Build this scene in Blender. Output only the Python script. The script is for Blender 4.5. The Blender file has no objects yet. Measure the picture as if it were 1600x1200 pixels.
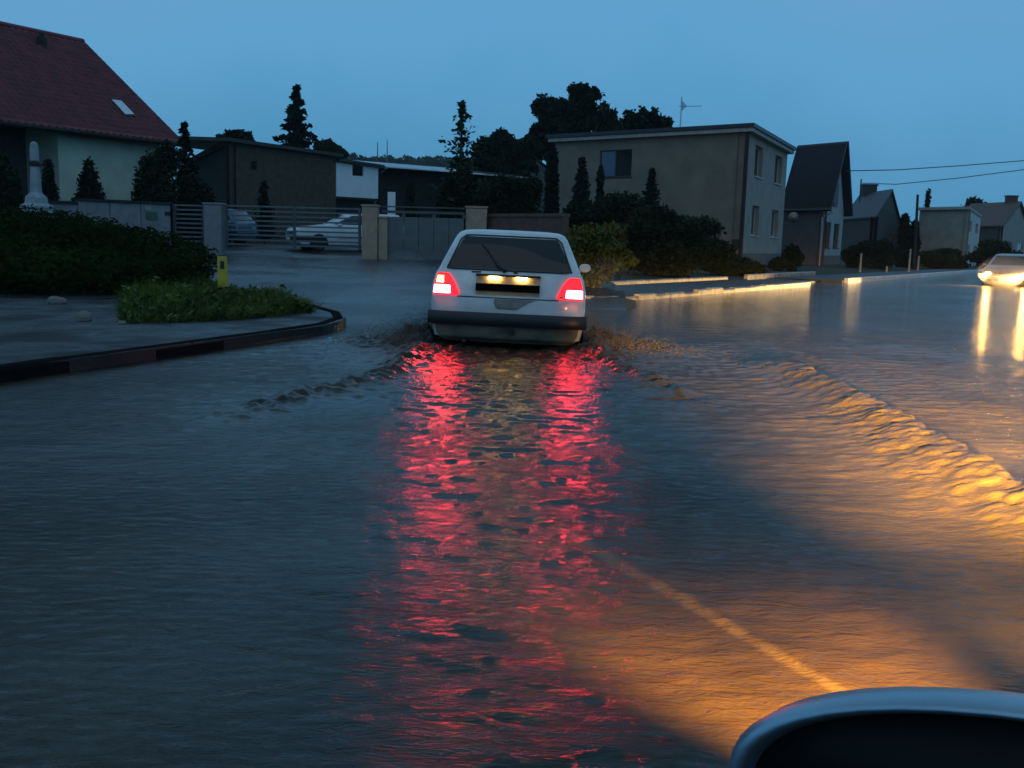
import bpy, bmesh, math, random
import numpy as np
from mathutils import Vector, Matrix
random.seed(7); rng = np.random.default_rng(11)
S = bpy.context.scene
COL = S.collection
R = math.radians

# ------------------------------------------------------------------ camera
F_PX, CAM = 1500.0, Vector((0, 0, 1.15))
PITCH, ROLL = math.atan(222/1500), R(1.5)
_f = Vector((0, math.cos(PITCH), -math.sin(PITCH)))
_u0 = Vector((0, math.sin(PITCH), math.cos(PITCH)))
_r0 = Vector((1, 0, 0))
_r = _r0*math.cos(ROLL) + _u0*math.sin(ROLL)
_u = _u0*math.cos(ROLL) - _r0*math.sin(ROLL)
cd = bpy.data.cameras.new('camera'); cam = bpy.data.objects.new('camera', cd); COL.objects.link(cam)
cd.sensor_width = 36; cd.lens = 36*F_PX/1600; cd.clip_start = .05; cd.clip_end = 4000
cam.matrix_world = Matrix(((_r.x, _u.x, -_f.x, CAM.x), (_r.y, _u.y, -_f.y, CAM.y), (_r.z, _u.z, -_f.z, CAM.z), (0, 0, 0, 1)))
S.camera = cam

# ------------------------------------------------------------------ sky, sun, exposure
W = bpy.data.worlds.new('World'); S.world = W; W.use_nodes = True
wt = W.node_tree; wt.nodes.clear()
wo = wt.nodes.new('ShaderNodeOutputWorld'); bg = wt.nodes.new('ShaderNodeBackground')
sky = wt.nodes.new('ShaderNodeTexSky'); sky.sky_type = 'NISHITA'; sky.sun_disc = False
sky.sun_elevation = R(3); sky.sun_rotation = R(200); sky.air_density = 1.2; sky.dust_density = 0.3; sky.ozone_density = 3
tc = wt.nodes.new('ShaderNodeTexCoord'); sep = wt.nodes.new('ShaderNodeSeparateXYZ')
ramp = wt.nodes.new('ShaderNodeValToRGB'); nz = wt.nodes.new('ShaderNodeTexNoise'); nz.inputs['Scale'].default_value = 2.3; nz.inputs['Detail'].default_value = 5
ad = wt.nodes.new('ShaderNodeMath'); ad.operation = 'MULTIPLY_ADD'; ad.inputs[1].default_value = .42
mx = wt.nodes.new('ShaderNodeMix'); mx.data_type = 'RGBA'; mx.inputs[0].default_value = .93
# rain cloud at dusk: deep blue low down, greyer overhead
cr = ramp.color_ramp; cr.elements[0].position = .06; cr.elements[0].color = (.048, .250, .45, 1)
cr.elements[1].position = 1.0; cr.elements[1].color = (.105, .21, .31, 1)
e = cr.elements.new(.28); e.color = (.112, .348, .61, 1)
e = cr.elements.new(.55); e.color = (.160, .350, .57, 1)
skm = wt.nodes.new('ShaderNodeMix'); skm.data_type = 'RGBA'; skm.blend_type = 'MULTIPLY'; skm.inputs[0].default_value = 1
skm.inputs[7].default_value = (.05, .07, .10, 1)
L = wt.links.new
sub = wt.nodes.new('ShaderNodeMath'); sub.operation = 'SUBTRACT'; sub.inputs[1].default_value = .10
L(tc.outputs['Generated'], sep.inputs[0]); L(tc.outputs['Generated'], nz.inputs['Vector'])
L(nz.outputs[0], ad.inputs[0]); L(sep.outputs[2], sub.inputs[0]); L(sub.outputs[0], ad.inputs[2]); L(ad.outputs[0], ramp.inputs[0])
L(sky.outputs[0], skm.inputs[6]); L(skm.outputs[2], mx.inputs[6]); L(ramp.outputs[0], mx.inputs[7]); L(mx.outputs[2], bg.inputs[0]); L(bg.outputs[0], wo.inputs[0])
bg.inputs[1].default_value = 1.1
sl = bpy.data.lights.new('sun', 'SUN'); sl.energy = .09; sl.angle = R(50); sl.color = (1, .80, .58)
sun = bpy.data.objects.new('sun', sl); COL.objects.link(sun); sun.rotation_euler = (R(40), 0, R(-20))
S.view_settings.view_transform = 'Standard'; S.view_settings.look = 'None'; S.view_settings.exposure = 0; S.view_settings.gamma = 1
S.view_settings.use_curve_mapping = False
S.cycles.use_denoising = True; S.cycles.sample_clamp_indirect = 6; S.cycles.max_bounces = 6
S.cycles.caustics_reflective = False; S.cycles.caustics_refractive = False

# ------------------------------------------------------------------ helpers
def ray(px, py):
    return _f + _r*((px-800)/F_PX) - _u*((py-600)/F_PX)
def at(px, py, Y):            # point at distance Y in front of the camera position
    d = ray(px, py); return CAM + d*(Y/d.y)
def gnd(px, py, z=0.0):
    d = ray(px, py); return CAM + d*((z-CAM.z)/d.z)

MATS = {}
def mat(name, col, rough=.7, col2=None, scale=6., bump=0., bscale=30., metal=0., spec=.5, emit=None, estr=0., coat=0., stretch=None, dirt=.35, rvar=None):
    if name in MATS: return MATS[name]
    m = bpy.data.materials.new(name); m.use_nodes = True; MATS[name] = m
    t = m.node_tree; b = t.nodes['Principled BSDF']
    b.inputs['Roughness'].default_value = rough; b.inputs['Metallic'].default_value = metal
    b.inputs['Specular IOR Level'].default_value = spec; b.inputs['Coat Weight'].default_value = coat
    c2 = col2 or tuple(c*(1-dirt) for c in col)
    co = t.nodes.new('ShaderNodeTexCoord'); v = co.outputs['Object']
    if stretch:
        mp = t.nodes.new('ShaderNodeMapping'); mp.inputs['Scale'].default_value = stretch
        t.links.new(v, mp.inputs[0]); v = mp.outputs[0]
    n = t.nodes.new('ShaderNodeTexNoise'); n.inputs['Scale'].default_value = scale; n.inputs['Detail'].default_value = 6
    r = t.nodes.new('ShaderNodeValToRGB'); r.color_ramp.elements[0].position = .32; r.color_ramp.elements[1].position = .68
    r.color_ramp.elements[0].color = (*c2, 1); r.color_ramp.elements[1].color = (*col, 1)
    t.links.new(v, n.inputs['Vector']); t.links.new(n.outputs[0], r.inputs[0]); t.links.new(r.outputs[0], b.inputs['Base Color'])
    if rvar:
        n3 = t.nodes.new('ShaderNodeTexNoise'); n3.inputs['Scale'].default_value = rvar[2]; n3.inputs['Detail'].default_value = 5
        r3 = t.nodes.new('ShaderNodeMapRange'); r3.inputs['From Min'].default_value = .38; r3.inputs['From Max'].default_value = .62; r3.inputs['To Min'].default_value = rvar[0]; r3.inputs['To Max'].default_value = rvar[1]
        t.links.new(v, n3.inputs['Vector']); t.links.new(n3.outputs[0], r3.inputs[0]); t.links.new(r3.outputs[0], b.inputs['Roughness'])
    if bump:
        n2 = t.nodes.new('ShaderNodeTexNoise'); n2.inputs['Scale'].default_value = bscale; n2.inputs['Detail'].default_value = 4
        bp = t.nodes.new('ShaderNodeBump'); bp.inputs['Strength'].default_value = bump; bp.inputs['Distance'].default_value = .02
        t.links.new(v, n2.inputs['Vector']); t.links.new(n2.outputs[0], bp.inputs['Height']); t.links.new(bp.outputs[0], b.inputs['Normal'])
    if emit:
        b.inputs['Emission Color'].default_value = (*emit, 1); b.inputs['Emission Strength'].default_value = estr
    return m

def tag(o, label=None, cat=None, group=None, kind=None):
    if label: o['label'] = label
    if cat: o['category'] = cat
    if group: o['group'] = group
    if kind: o['kind'] = kind
    return o
def link(o, parent=None):
    COL.objects.link(o)
    if parent is not None: o.parent = parent
    return o
def empty(name, loc=(0, 0, 0), rz=0., label=None, cat=None, group=None):
    o = bpy.data.objects.new(name, None); COL.objects.link(o); o.empty_display_size = .2
    o.location = loc; o.rotation_euler = (0, 0, rz)
    return tag(o, label, cat, group)
def mesh_np(name, v, f, m, parent=None, smooth=False):
    v = np.asarray(v, dtype=np.float32); f = np.asarray(f, dtype=np.int32); k = f.shape[1]
    me = bpy.data.meshes.new(name); me.vertices.add(len(v)); me.vertices.foreach_set('co', v.ravel())
    me.loops.add(f.size); me.loops.foreach_set('vertex_index', f.ravel())
    me.polygons.add(len(f)); me.polygons.foreach_set('loop_start', np.arange(0, f.size, k, dtype=np.int32))
    me.polygons.foreach_set('loop_total', np.full(len(f), k, dtype=np.int32))
    me.update(calc_edges=True); me.validate()
    if smooth: me.polygons.foreach_set('use_smooth', np.ones(len(f), dtype=bool))
    me.materials.append(m); o = bpy.data.objects.new(name, me); return link(o, parent)

class MB:
    def __init__(s): s.v = []; s.f = []
    def add(s, v, f):
        n = len(s.v); s.v += [tuple(p) for p in v]; s.f += [tuple(i+n for i in q) for q in f]; return s
    def box(s, a, b, M=None):
        x0, y0, z0 = a; x1, y1, z1 = b
        v = [Vector(p) for p in ((x0, y0, z0), (x1, y0, z0), (x1, y1, z0), (x0, y1, z0), (x0, y0, z1), (x1, y0, z1), (x1, y1, z1), (x0, y1, z1))]
        if M is not None: v = [M @ p for p in v]
        return s.add(v, [(0, 3, 2, 1), (4, 5, 6, 7), (0, 1, 5, 4), (1, 2, 6, 5), (2, 3, 7, 6), (3, 0, 4, 7)])
    def tube(s, pts, rads, n=8, cap=True):
        pts = [Vector(p) for p in pts]; rings = []
        for i, p in enumerate(pts):
            d = (pts[min(i+1, len(pts)-1)] - pts[max(i-1, 0)]).normalized()
            a = d.orthogonal().normalized() if abs(d.z) > .9 else d.cross(Vector((0, 0, 1))).normalized()
            if abs(d.z) > .9: a = (Vector((1, 0, 0)) - d*d.x).normalized()
            b = d.cross(a); r = rads[i] if hasattr(rads, '__len__') else rads
            rings.append([p + (a*math.cos(6.2832*k/n) + b*math.sin(6.2832*k/n))*r for k in range(n)])
        v = [q for rg in rings for q in rg]; f = []
        for i in range(len(pts)-1):
            for k in range(n):
                f.append((i*n+k, i*n+(k+1) % n, (i+1)*n+(k+1) % n, (i+1)*n+k))
        if cap: f += [tuple(range(n-1, -1, -1)), tuple((len(pts)-1)*n+k for k in range(n))]
        return s.add(v, f)
    def loft(s, rings, cap=True):
        n = len(rings[0]); v = [q for r in rings for q in r]; f = []
        for i in range(len(rings)-1):
            for k in range(n): f.append((i*n+k, i*n+(k+1) % n, (i+1)*n+(k+1) % n, (i+1)*n+k))
        if cap: f += [tuple(range(n-1, -1, -1)), tuple((len(rings)-1)*n+k for k in range(n))]
        return s.add(v, f)
    def prism(s, poly, d):      # polygon extruded along vector d
        n = len(poly); p = [Vector(q) for q in poly]; d = Vector(d)
        return s.add(p + [q+d for q in p], [tuple(range(n-1, -1, -1)), tuple(range(n, 2*n))] + [(i, (i+1) % n, n+(i+1) % n, n+i) for i in range(n)])
    def build(s, name, m, parent=None, smooth=False, bevel=0., auto=False):
        me = bpy.data.meshes.new(name); me.from_pydata(s.v, [], s.f)
        bm = bmesh.new(); bm.from_mesh(me); bmesh.ops.recalc_face_normals(bm, faces=bm.faces); bm.to_mesh(me); bm.free()
        if smooth:
            me.polygons.foreach_set('use_smooth', [True]*len(me.polygons))
        me.materials.append(m); o = link(bpy.data.objects.new(name, me), parent)
        if bevel:
            b = o.modifiers.new('bevel', 'BEVEL'); b.width = bevel; b.segments = 2; b.limit_method = 'ANGLE'
        if auto:
            me.set_sharp_from_angle(angle=R(38))
        return o

# ------------------------------------------------------------------ materials
M_ASPH = mat('wet_asphalt', (.045, .045, .047), .12, (.022, .022, .024), 1.6, .5, 45, rvar=(.06, .42, .35))
M_GRASSG = mat('soil_grass', (.035, .045, .018), .9, (.02, .022, .012), 3, .5, 20)
M_PAVE = mat('wet_pavement', (.045, .043, .040), .22, (.018, .018, .018), 1.2, .6, 40, rvar=(.18, .75, .9), spec=.22)
M_KERB = mat('kerb_concrete', (.34, .32, .28), .35, (.10, .095, .09), 5, .3, 60)
M_KERBD = mat('kerb_dark', (.012, .012, .012), .95, (.008, .008, .008), 5, .3, 60, spec=.02)
M_GLASS = mat('window_glass', (.012, .014, .018), .04, dirt=.1, spec=.6)
M_LEAF1 = mat('leaf_dark', (.018, .032, .012), .7, (.008, .014, .006), 1.3, spec=.12)
M_LEAF2 = mat('leaf_mid', (.035, .055, .016), .65, (.014, .024, .008), 1.1, spec=.12)
M_LEAF3 = mat('leaf_yellowgreen', (.13, .14, .024), .6, (.04, .05, .012), 1.5, spec=.12)
M_NEEDLE = mat('needle_dark', (.012, .024, .014), .75, (.006, .012, .008), 1.6, spec=.12)
M_BARK = mat('bark', (.05, .04, .03), .9, bump=.6, bscale=20)
M_GRASS = mat('grass_blade', (.11, .145, .020), .6, (.025, .045, .010), 1.6, spec=.12)
M_TYRE = mat('tyre_rubber', (.012, .012, .012), .6)
M_RIM = mat('steel_rim', (.25, .25, .26), .35, metal=.8)
M_BLACKP = mat('black_plastic', (.013, .013, .014), .38, spec=.5)
M_CHROME = mat('chrome', (.5, .5, .52), .15, metal=1.)

# ------------------------------------------------------------------ terrain
def seg_d(x, y, a, b):
    ax, ay = a; bx, by = b; dx, dy = bx-ax, by-ay
    return (dx*(y-ay) - dy*(x-ax))/math.hypot(dx, dy)      # + on the left of a->b
KA, KB = gnd(985, 470, .0), gnd(1465, 431, .0)
KA = (KA.x, KA.y); KB = (KB.x, KB.y)
kd = Vector((KB[0]-KA[0], KB[1]-KA[1])).normalized(); kn = Vector((-kd.y, kd.x))
def ground_z(x, y):
    d1 = seg_d(x, y, KA, KB)                 # behind the right-hand kerb
    d2 = y - 14.5                            # driveway / yard
    d = np.minimum(np.maximum(d2, -40.), d1) if False else np.where(x < KA[0], d2, np.minimum(d1+1.2, d2))
    return np.clip(-.06 + (d-1.0)*.036, -.16, .75)
def zg(x, y): return float(ground_z(np.array(float(x)), np.array(float(y))))

xs = np.concatenate([np.linspace(-445, -40, 16), np.arange(-38, 40, .6), np.linspace(42, 500, 20)])
ys = np.concatenate([np.linspace(-60, -2, 8), np.arange(0, 70, .6), np.linspace(72, 555, 30)])
X, Y = np.meshgrid(xs, ys)
Z = ground_z(X, Y)
nx, ny = len(xs), len(ys)
def gridf(nx, ny):
    i = np.arange(nx-1)[None, :] + np.arange(ny-1)[:, None]*nx
    return np.stack([i, i+1, i+nx+1, i+nx], -1).reshape(-1, 4)
g = mesh_np('ground', np.stack([X, Y, Z-.012], -1).reshape(-1, 3), gridf(nx, ny), M_GRASSG, smooth=True); tag(g, kind='structure')

# driveway / junction tarmac, a wet sheet laid on the ground
def sheet(name, poly_x, ys_, lift, m):       # poly_x(y)->(x0,x1)
    v = []; n = 40
    for y in ys_:
        x0, x1 = poly_x(y)
        for k in range(n):
            x = x0+(x1-x0)*k/(n-1); v.append((x, y, zg(x, y)+lift))
    o = mesh_np(name, v, gridf(n, len(ys_)), m, smooth=True); return tag(o, kind='structure')
def drive_x(y):
    return (-2.4-(y-13)*.52 if y > 13 else -2.4-(13-y)*.1, 1.6+(y-13)*.10)
sheet('driveway', drive_x, np.arange(13.2, 50, .5), .004, M_ASPH)

# ------------------------------------------------------------------ flood water
def water():
    xs = np.concatenate([-5.2-np.cumsum(.035*1.07**np.arange(1, 78))[::-1], np.arange(-5.2, 5.2, .0245), 5.2+np.cumsum(.035*1.07**np.arange(1, 80))])
    ys = np.concatenate([[-40, -15, -6, -2, -.5, .3], np.arange(.9, 11.5, .0195), 11.5+np.cumsum(.024*1.028**np.arange(1, 190))])
    dx = np.gradient(xs); dy = np.gradient(ys)
    X, Y = np.meshgrid(xs, ys); SP = np.maximum(np.minimum(dx, 9)[None, :]*.8, dy[:, None])
    Z = np.zeros_like(X)
    # zones: churned behind the white car, calmer to the left
    wake = np.exp(-((X-.05)/1.35)**2)*np.clip((10.6-Y)/1.5, 0, 1)*np.clip((Y-2.6)/3.6, 0, 1)
    right = np.exp(-((X-2.2)/1.5)**2)*np.exp(-((Y-6.5)/3.2)**2)
    amp = .34 + .22*np.clip((Y-3)/4, 0, 1) + .85*wake + .40*right + .35*np.sin(X*.9+1.3*np.sin(Y*.5))*np.sin(Y*.7+X*.3)*np.exp(-((Y-5)/5)**2)
    amp *= np.clip(1.15-(Y-10)*.02, .5, 1)
    wx = X + .10*np.sin(Y*1.7+.5*X) ; wy = Y + .16*np.sin(X*1.1+.7) + .06*np.sin(X*3.1+Y*2.0)
    for i in range(60):
        lam = .052*(1.04**i)
        th = rng.normal(0, .38 if i % 3 else .8); k = 6.2832/lam
        a = .0078*lam*min(1., (.16/lam)**1.5)*rng.uniform(.6, 1.3)
        fade = np.clip((lam/SP-3.0)/3.0, 0, 1)
        env = .55+.45*np.sin(X*rng.uniform(.4, 1.6)+Y*rng.uniform(.3, 1.3)+rng.uniform(0, 6.28))
        ph = k*(wx*math.sin(th)+wy*math.cos(th))+rng.uniform(0, 6.28)
        Z += fade*env*a*(np.sin(ph)+.25*np.sin(2*ph+.6))
    Z *= amp
    def lump(sx, sy, seed, n=9, l0=.075):
        r = np.random.default_rng(seed); q = np.zeros_like(X)
        for i in range(n):
            th = r.uniform(0, 6.28); k = 6.2832/(l0*1.33**i)
            q += np.sin(k*(X*sx*math.cos(th)+Y*sy*math.sin(th))+r.uniform(0, 6.28)+1.3*np.sin(k*.4*(X*math.sin(th)-Y*math.cos(th))))*(1.3**i)**.25
        return q/np.sqrt(n)/1.2
    n1, n2 = lump(1, 1, 3), lump(1, 1, 5)
    def ridge(pts, h, wn, wf, rough, taper=1.0):
        nonlocal Z
        best = np.full_like(X, 1e9); sd = np.zeros_like(X); tt = np.zeros_like(X); tot = len(pts)-1
        for i in range(tot):
            ax, ay = pts[i]; bx, by = pts[i+1]; L2 = (bx-ax)**2+(by-ay)**2
            t = np.clip(((X-ax)*(bx-ax)+(Y-ay)*(by-ay))/L2, 0, 1)
            d = np.hypot(X-ax-t*(bx-ax), Y-ay-t*(by-ay))
            s = np.sign((bx-ax)*(Y-ay)-(by-ay)*(X-ax)); m = d < best
            best = np.where(m, d, best); sd = np.where(m, s*d, sd); tt = np.where(m, (i+t)/tot, tt)
        sd = sd + .02*n2
        prof = np.where(sd > 0, np.exp(-(sd/wn)**2), np.exp(-(sd/wf)**2))
        along = np.clip(tt/.12, 0, 1)*np.clip((1-tt)/.18, 0, 1)**.6 if taper else 1
        Z += h*prof*along*(1+rough*n1)
    P = lambda px, py, z=0: tuple(gnd(px, py, z)[:2])
    # bright bow wave on the right (drawn from near to far; left side of it faces us)
    ridge([P(1900, 900, .1), P(1600, 752, .1), P(1450, 672, .1), P(1340, 612, .1), P(1250, 578, .06), P(1185, 562, .03)], .115, .26, .06, .07)
    ridge([P(1700, 860, .1), P(1500, 745, .1), P(1330, 665, .05), P(1200, 625, .04)], .018, .25, .2, .2)
    ridge([P(1375, 1096), P(1200, 1004), P(1000, 900)], .010, .04, .05, .1)  # low ridge added to stand in for the bright lamp streak
    # V-shaped wake of the white car and churn behind its wheels
    ridge([P(670, 545), P(590, 590), P(470, 618), P(330, 660)], .030, .16, .14, .7)
    ridge([P(905, 545), P(1010, 590), P(1100, 640)], .028, .16, .14, .7)
    for cx, cy, h, rx, ry in ((-1.02, 11.1, .10, .28, .9), (1.02, 11.1, .11, .30, .9), (-1.4, 10.8, .05, .5, .4), (1.5, 10.8, .05, .6, .4), (-.6, 10.0, .025, .35, .4), (.7, 10.0, .03, .35, .4)):
        q = np.exp(-((X-cx)/rx)**2-((Y-cy)/ry)**2); Z += h*q*(1+.4*n1)
    churn = np.exp(-((X)/1.6)**2-((Y-10)/1.3)**2); Z += churn*.016*n1
    o = mesh_np('flood_water', np.stack([X, Y, Z], -1).reshape(-1, 3), gridf(len(xs), len(ys)), M_WATER, smooth=True)
    tag(o, kind='structure')

M_WATER = bpy.data.materials.new('muddy_water'); M_WATER.use_nodes = True
t = M_WATER.node_tree; b = t.nodes['Principled BSDF']
co = t.nodes.new('ShaderNodeTexCoord')
mp = t.nodes.new('ShaderNodeMapping'); mp.inputs['Scale'].default_value = (.6, 1.35, 1)
t.links.new(co.outputs['Object'], mp.inputs[0])
n1 = t.nodes.new('ShaderNodeTexNoise'); n1.inputs['Scale'].default_value = 17; n1.inputs['Detail'].default_value = 6; n1.inputs['Roughness'].default_value = .62; n1.inputs['Distortion'].default_value = .6
n2 = t.nodes.new('ShaderNodeTexNoise'); n2.inputs['Scale'].default_value = 60; n2.inputs['Detail'].default_value = 3
am = t.nodes.new('ShaderNodeTexNoise'); am.inputs['Scale'].default_value = 1.1; am.inputs['Detail'].default_value = 6
bp = t.nodes.new('ShaderNodeBump'); bp.inputs['Strength'].default_value = .8; bp.inputs['Distance'].default_value = .020
bp2 = t.nodes.new('ShaderNodeBump'); bp2.inputs['Strength'].default_value = .5; bp2.inputs['Distance'].default_value = .005
t.links.new(mp.outputs[0], n1.inputs['Vector']); t.links.new(mp.outputs[0], n2.inputs['Vector']); t.links.new(co.outputs['Object'], am.inputs['Vector'])
cp = t.nodes.new('ShaderNodeTexNoise'); cp.inputs['Scale'].default_value = .33; cp.inputs['Detail'].default_value = 2; t.links.new(co.outputs['Object'], cp.inputs['Vector'])
cm = t.nodes.new('ShaderNodeMapRange'); cm.inputs['From Min'].default_value = .36; cm.inputs['From Max'].default_value = .64; cm.inputs['To Min'].default_value = .22; cm.inputs['To Max'].default_value = .95
t.links.new(cp.outputs[0], cm.inputs[0]); t.links.new(cm.outputs[0], bp.inputs['Strength'])      # calm and choppy patches
t.links.new(n1.outputs[0], bp.inputs['Height']); t.links.new(n2.outputs[0], bp2.inputs['Height']); n4 = t.nodes.new('ShaderNodeTexNoise'); n4.inputs['Scale'].default_value = 2.6; n4.inputs['Detail'].default_value = 3; t.links.new(mp.outputs[0], n4.inputs['Vector'])
bp4 = t.nodes.new('ShaderNodeBump'); bp4.inputs['Strength'].default_value = .5; bp4.inputs['Distance'].default_value = .035
t.links.new(n4.outputs[0], bp4.inputs['Height']); t.links.new(bp4.outputs[0], bp.inputs['Normal'])
t.links.new(bp.outputs[0], bp2.inputs['Normal'])
t.links.new(bp2.outputs[0], b.inputs['Normal'])
rp = t.nodes.new('ShaderNodeValToRGB'); rp.color_ramp.elements[0].position = .3; rp.color_ramp.elements[1].position = .7
rp.color_ramp.elements[0].color = (.018, .0145, .009, 1); rp.color_ramp.elements[1].color = (.052, .039, .022, 1)
t.links.new(am.outputs[0], rp.inputs[0]); t.links.new(rp.outputs[0], b.inputs['Base Color'])
b.inputs['Roughness'].default_value = .11; b.inputs['IOR'].default_value = 1.33
water()

# ------------------------------------------------------------------ kerbs and pavements
def kerb_run(parent, pts, h, w, m, step=1.0, z0=-.15, rag=0.):
    # separate kerb stones along a polyline
    pts = [Vector((p[0], p[1], 0)) for p in pts]; out = []
    L_ = [0]
    for i in range(1, len(pts)): L_.append(L_[-1]+(pts[i]-pts[i-1]).length)
    def pos(s):
        for i in range(1, len(pts)):
            if s <= L_[i] or i == len(pts)-1:
                return pts[i-1].lerp(pts[i], (s-L_[i-1])/max(L_[i]-L_[i-1], 1e-6))
    s = 0
    while s < L_[-1]-.15:
        e_ = min(s+step, L_[-1]); a, c = pos(s+.006), pos(e_-.006); d = (c-a).normalized(); n = Vector((-d.y, d.x, 0))
        hh = h+random.uniform(-.006, .006)-random.uniform(0, rag)*(1-s/L_[-1])
        prof = [(0, z0), (0, hh-.03), (.03, hh), (w, hh), (w, z0)]
        v = [a+n*q+Vector((0, 0, z)) for q, z in prof]+[c+n*q+Vector((0, 0, z)) for q, z in prof]
        MB().add(v, [(0, 1, 2, 3, 4), (9, 8, 7, 6, 5)]+[(i, 5+i, 5+(i+1) % 5, (i+1) % 5) for i in range(5)]).build('kerb_stone', m, parent)
        s = e_
# left pavement island
def isl(px, py, z=.11): q = gnd(px, py, z); return (q.x, q.y)
outer = [isl(-500, 660), isl(0, 574), isl(160, 554), isl(300, 535), isl(430, 518), isl(505, 508), isl(535, 500), isl(541, 494), isl(532, 487), isl(505, 480)]
back = [(-4.6, 17.5), (-6.3, 21.0), (-9.5, 27.0), (-11, 30.5)]
far = [(-30, 30.5), (-30, 3)]
pav = MB(); ring = outer+back+far
inner = [(x, y) for x, y in ring]
pav.prism([(x, y, -.15) for x, y in inner], (0, 0, .255))
po = pav.build('pavement', M_PAVE); tag(po, kind='structure')
kerb_run(po, outer+back[:1], .118, .14, M_KERBD, 1.0)
# right-hand verge: footway along the kerb with lit kerb stones
kA = Vector((KA[0], KA[1])); LEN = (Vector(KB)-kA).length
def K(s, off): q = kA+kd*s+kn*off; return (q.x, q.y)
vg = MB()
def strip(s0, s1, o0, o1, z0, z1):
    p = [K(s0, o0), K(s1, o0), K(s1, o1), K(s0, o1)]
    vg.prism([(x, y, -.16) for x, y in p], (0, 0, z0+.16))
strip(-1.2, 13.2, .14, 2.6, .10, .10); strip(17.2, 90, .14, 2.6, .10, .10); strip(13.2, 17.2, .9, 2.6, .05, .05)
fo = vg.build('footway', mat('dark_footway', (.028, .026, .024), .5, (.016, .015, .014), 2.5, .3, 40)); tag(fo, kind='structure')
start = K(0, 0)
kerb_run(fo, [K(-3.2, 2.6), K(-2.2, 1.0), K(-1.2, .25), K(0, 0), K(4, 0), K(9, 0), K(12.8, 0)], .16, .14, M_KERB, .8, rag=.17)
kerb_run(fo, [K(17.4, 0), K(90, 0)], .17, .14, mat('kerb_glint_white', (.72, .70, .64), .4, (.5, .48, .44), 4), 2.0)  # headlight glints on these far stones put into a whiter colour
kerb_run(fo, [K(3.5, 2.75), K(12.8, 2.75)], .20, .1, M_KERB)
kerb_run(fo, [K(14.5, 2.7), K(23.5, 2.9)], .24, .12, M_KERB, 1.5)

# ------------------------------------------------------------------ cars
def rrect(y0, y1, hw, z, r, n=5, rf=None):
    """plan outline of a car at height z, rounded corners; rear y0, front y1."""
    rf = rf or r; pts = []
    for cx, cy, a0, rr in ((hw-r, y0+r, -90, r), (hw-rf, y1-rf, 0, rf), (-hw+rf, y1-rf, 90, rf), (-hw+r, y0+r, 180, r)):
        for k in range(n+1):
            a = R(a0+90*k/n); pts.append((cx+rr*math.cos(a), cy+rr*math.sin(a), z))
    # belly the long rear and front faces slightly
    q = []
    for x, y, zz in pts:
        q.append((x, y - .035*(1-(x/hw)**2) if y < (y0+y1)/2 else y+.09*(1-(x/hw)**2), zz))
    # extra points along rear, sides and front for shape
    out = []
    N = len(q)
    for i in range(N):
        out.append(q[i]); a, c = q[i], q[(i+1) % N]
        if i % (n+1) == n:
            for k in range(1, 6):
                s = k/6; x = a[0]+(c[0]-a[0])*s; y = a[1]+(c[1]-a[1])*s
                if (i//(n+1)) in (1, 3): y += (-.035 if (a[1] < (y0+y1)/2) else .09)*((1-(x/hw)**2)-(1-(a[0]/hw)**2))
                out.append((x, y, z))
    return out
HATCH = [  # z, half width, rear y, front y, corner radius
    (.20, .70, .16, 3.55, .10), (.26, .79, .07, 3.68, .10), (.40, .822, .01, 3.76, .10), (.60, .832, .0, 3.78, .09), (.78, .828, .02, 3.74, .09),
    (.86, .815, .04, 3.66, .09), (.915, .800, .055, 3.3, .10), (.95, .785, .075, 2.86, .11), (.965, .772, .09, 2.80, .11), (1.10, .715, .175, 2.53, .11), (1.25, .648, .285, 2.22, .11),
    (1.335, .608, .355, 2.04, .11), (1.375, .575, .405, 1.94, .12), (1.40, .52, .48, 1.82, .14), (1.413, .38, .66, 1.6, .16), (1.416, .15, .95, 1.3, .12)]
def prof(z, tab, k):
    for a, c in zip(tab, tab[1:]):
        if a[0] <= z <= c[0]:
            s = (z-a[0])/(c[0]-a[0]); return a[k]+(c[k]-a[k])*s
    return tab[-1][k]
def make_body(tab, m, parent, name='body'):
    mb = MB(); mb.loft([rrect(y0, y1, hw, z, r) for z, hw, y0, y1, r in tab])
    return mb.build(name, m, parent, smooth=True, auto=True)
def y_rear(x, z, tab): return prof(z, tab, 2) - .035*(1-(x/prof(z, tab, 1))**2)
def y_front(x, z, tab): return prof(z, tab, 3) + .09*(1-(x/prof(z, tab, 1))**2)
def end_patch(name, tab, poly, m, parent, off=.006, rear=True, sub=8, rows=5, thick=0.0):
    """panel following the rear/front face; poly: [(z, xl, xr), ...] from bottom to top"""
    v = []; n = sub+1
    zz = []
    for (z0, a0, b0), (z1, a1, b1) in zip(poly, poly[1:]):
        for k in range(rows):
            s = k/rows; zz.append((z0+(z1-z0)*s, a0+(a1-a0)*s, b0+(b1-b0)*s))
    zz.append(poly[-1])
    for z, a, c in zz:
        for k in range(n):
            x = a+(c-a)*k/sub
            v.append((x, (y_rear(x, z, tab)-off) if rear else (y_front(x, z, tab)+off), z))
    mb = MB(); f = [tuple(q) for q in gridf(n, len(zz)).tolist()]
    mb.add(v, f)
    if thick:
        # close the rim back into the body so the panel has depth
        nr = len(zz); loop = [k for k in range(n)]+[i*n+n-1 for i in range(1, nr)]+[(nr-1)*n+k for k in range(n-2, -1, -1)]+[i*n for i in range(nr-2, 0, -1)]
        base = len(v); sgn = 1 if rear else -1
        mb.v += [(v[i][0], v[i][1]+sgn*thick, v[i][2]) for i in loop]
        for i in range(len(loop)):
            j = (i+1) % len(loop); mb.f.append((loop[i], loop[j], base+j, base+i))
    return mb.build(name, m, parent, smooth=True, auto=True)
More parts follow.
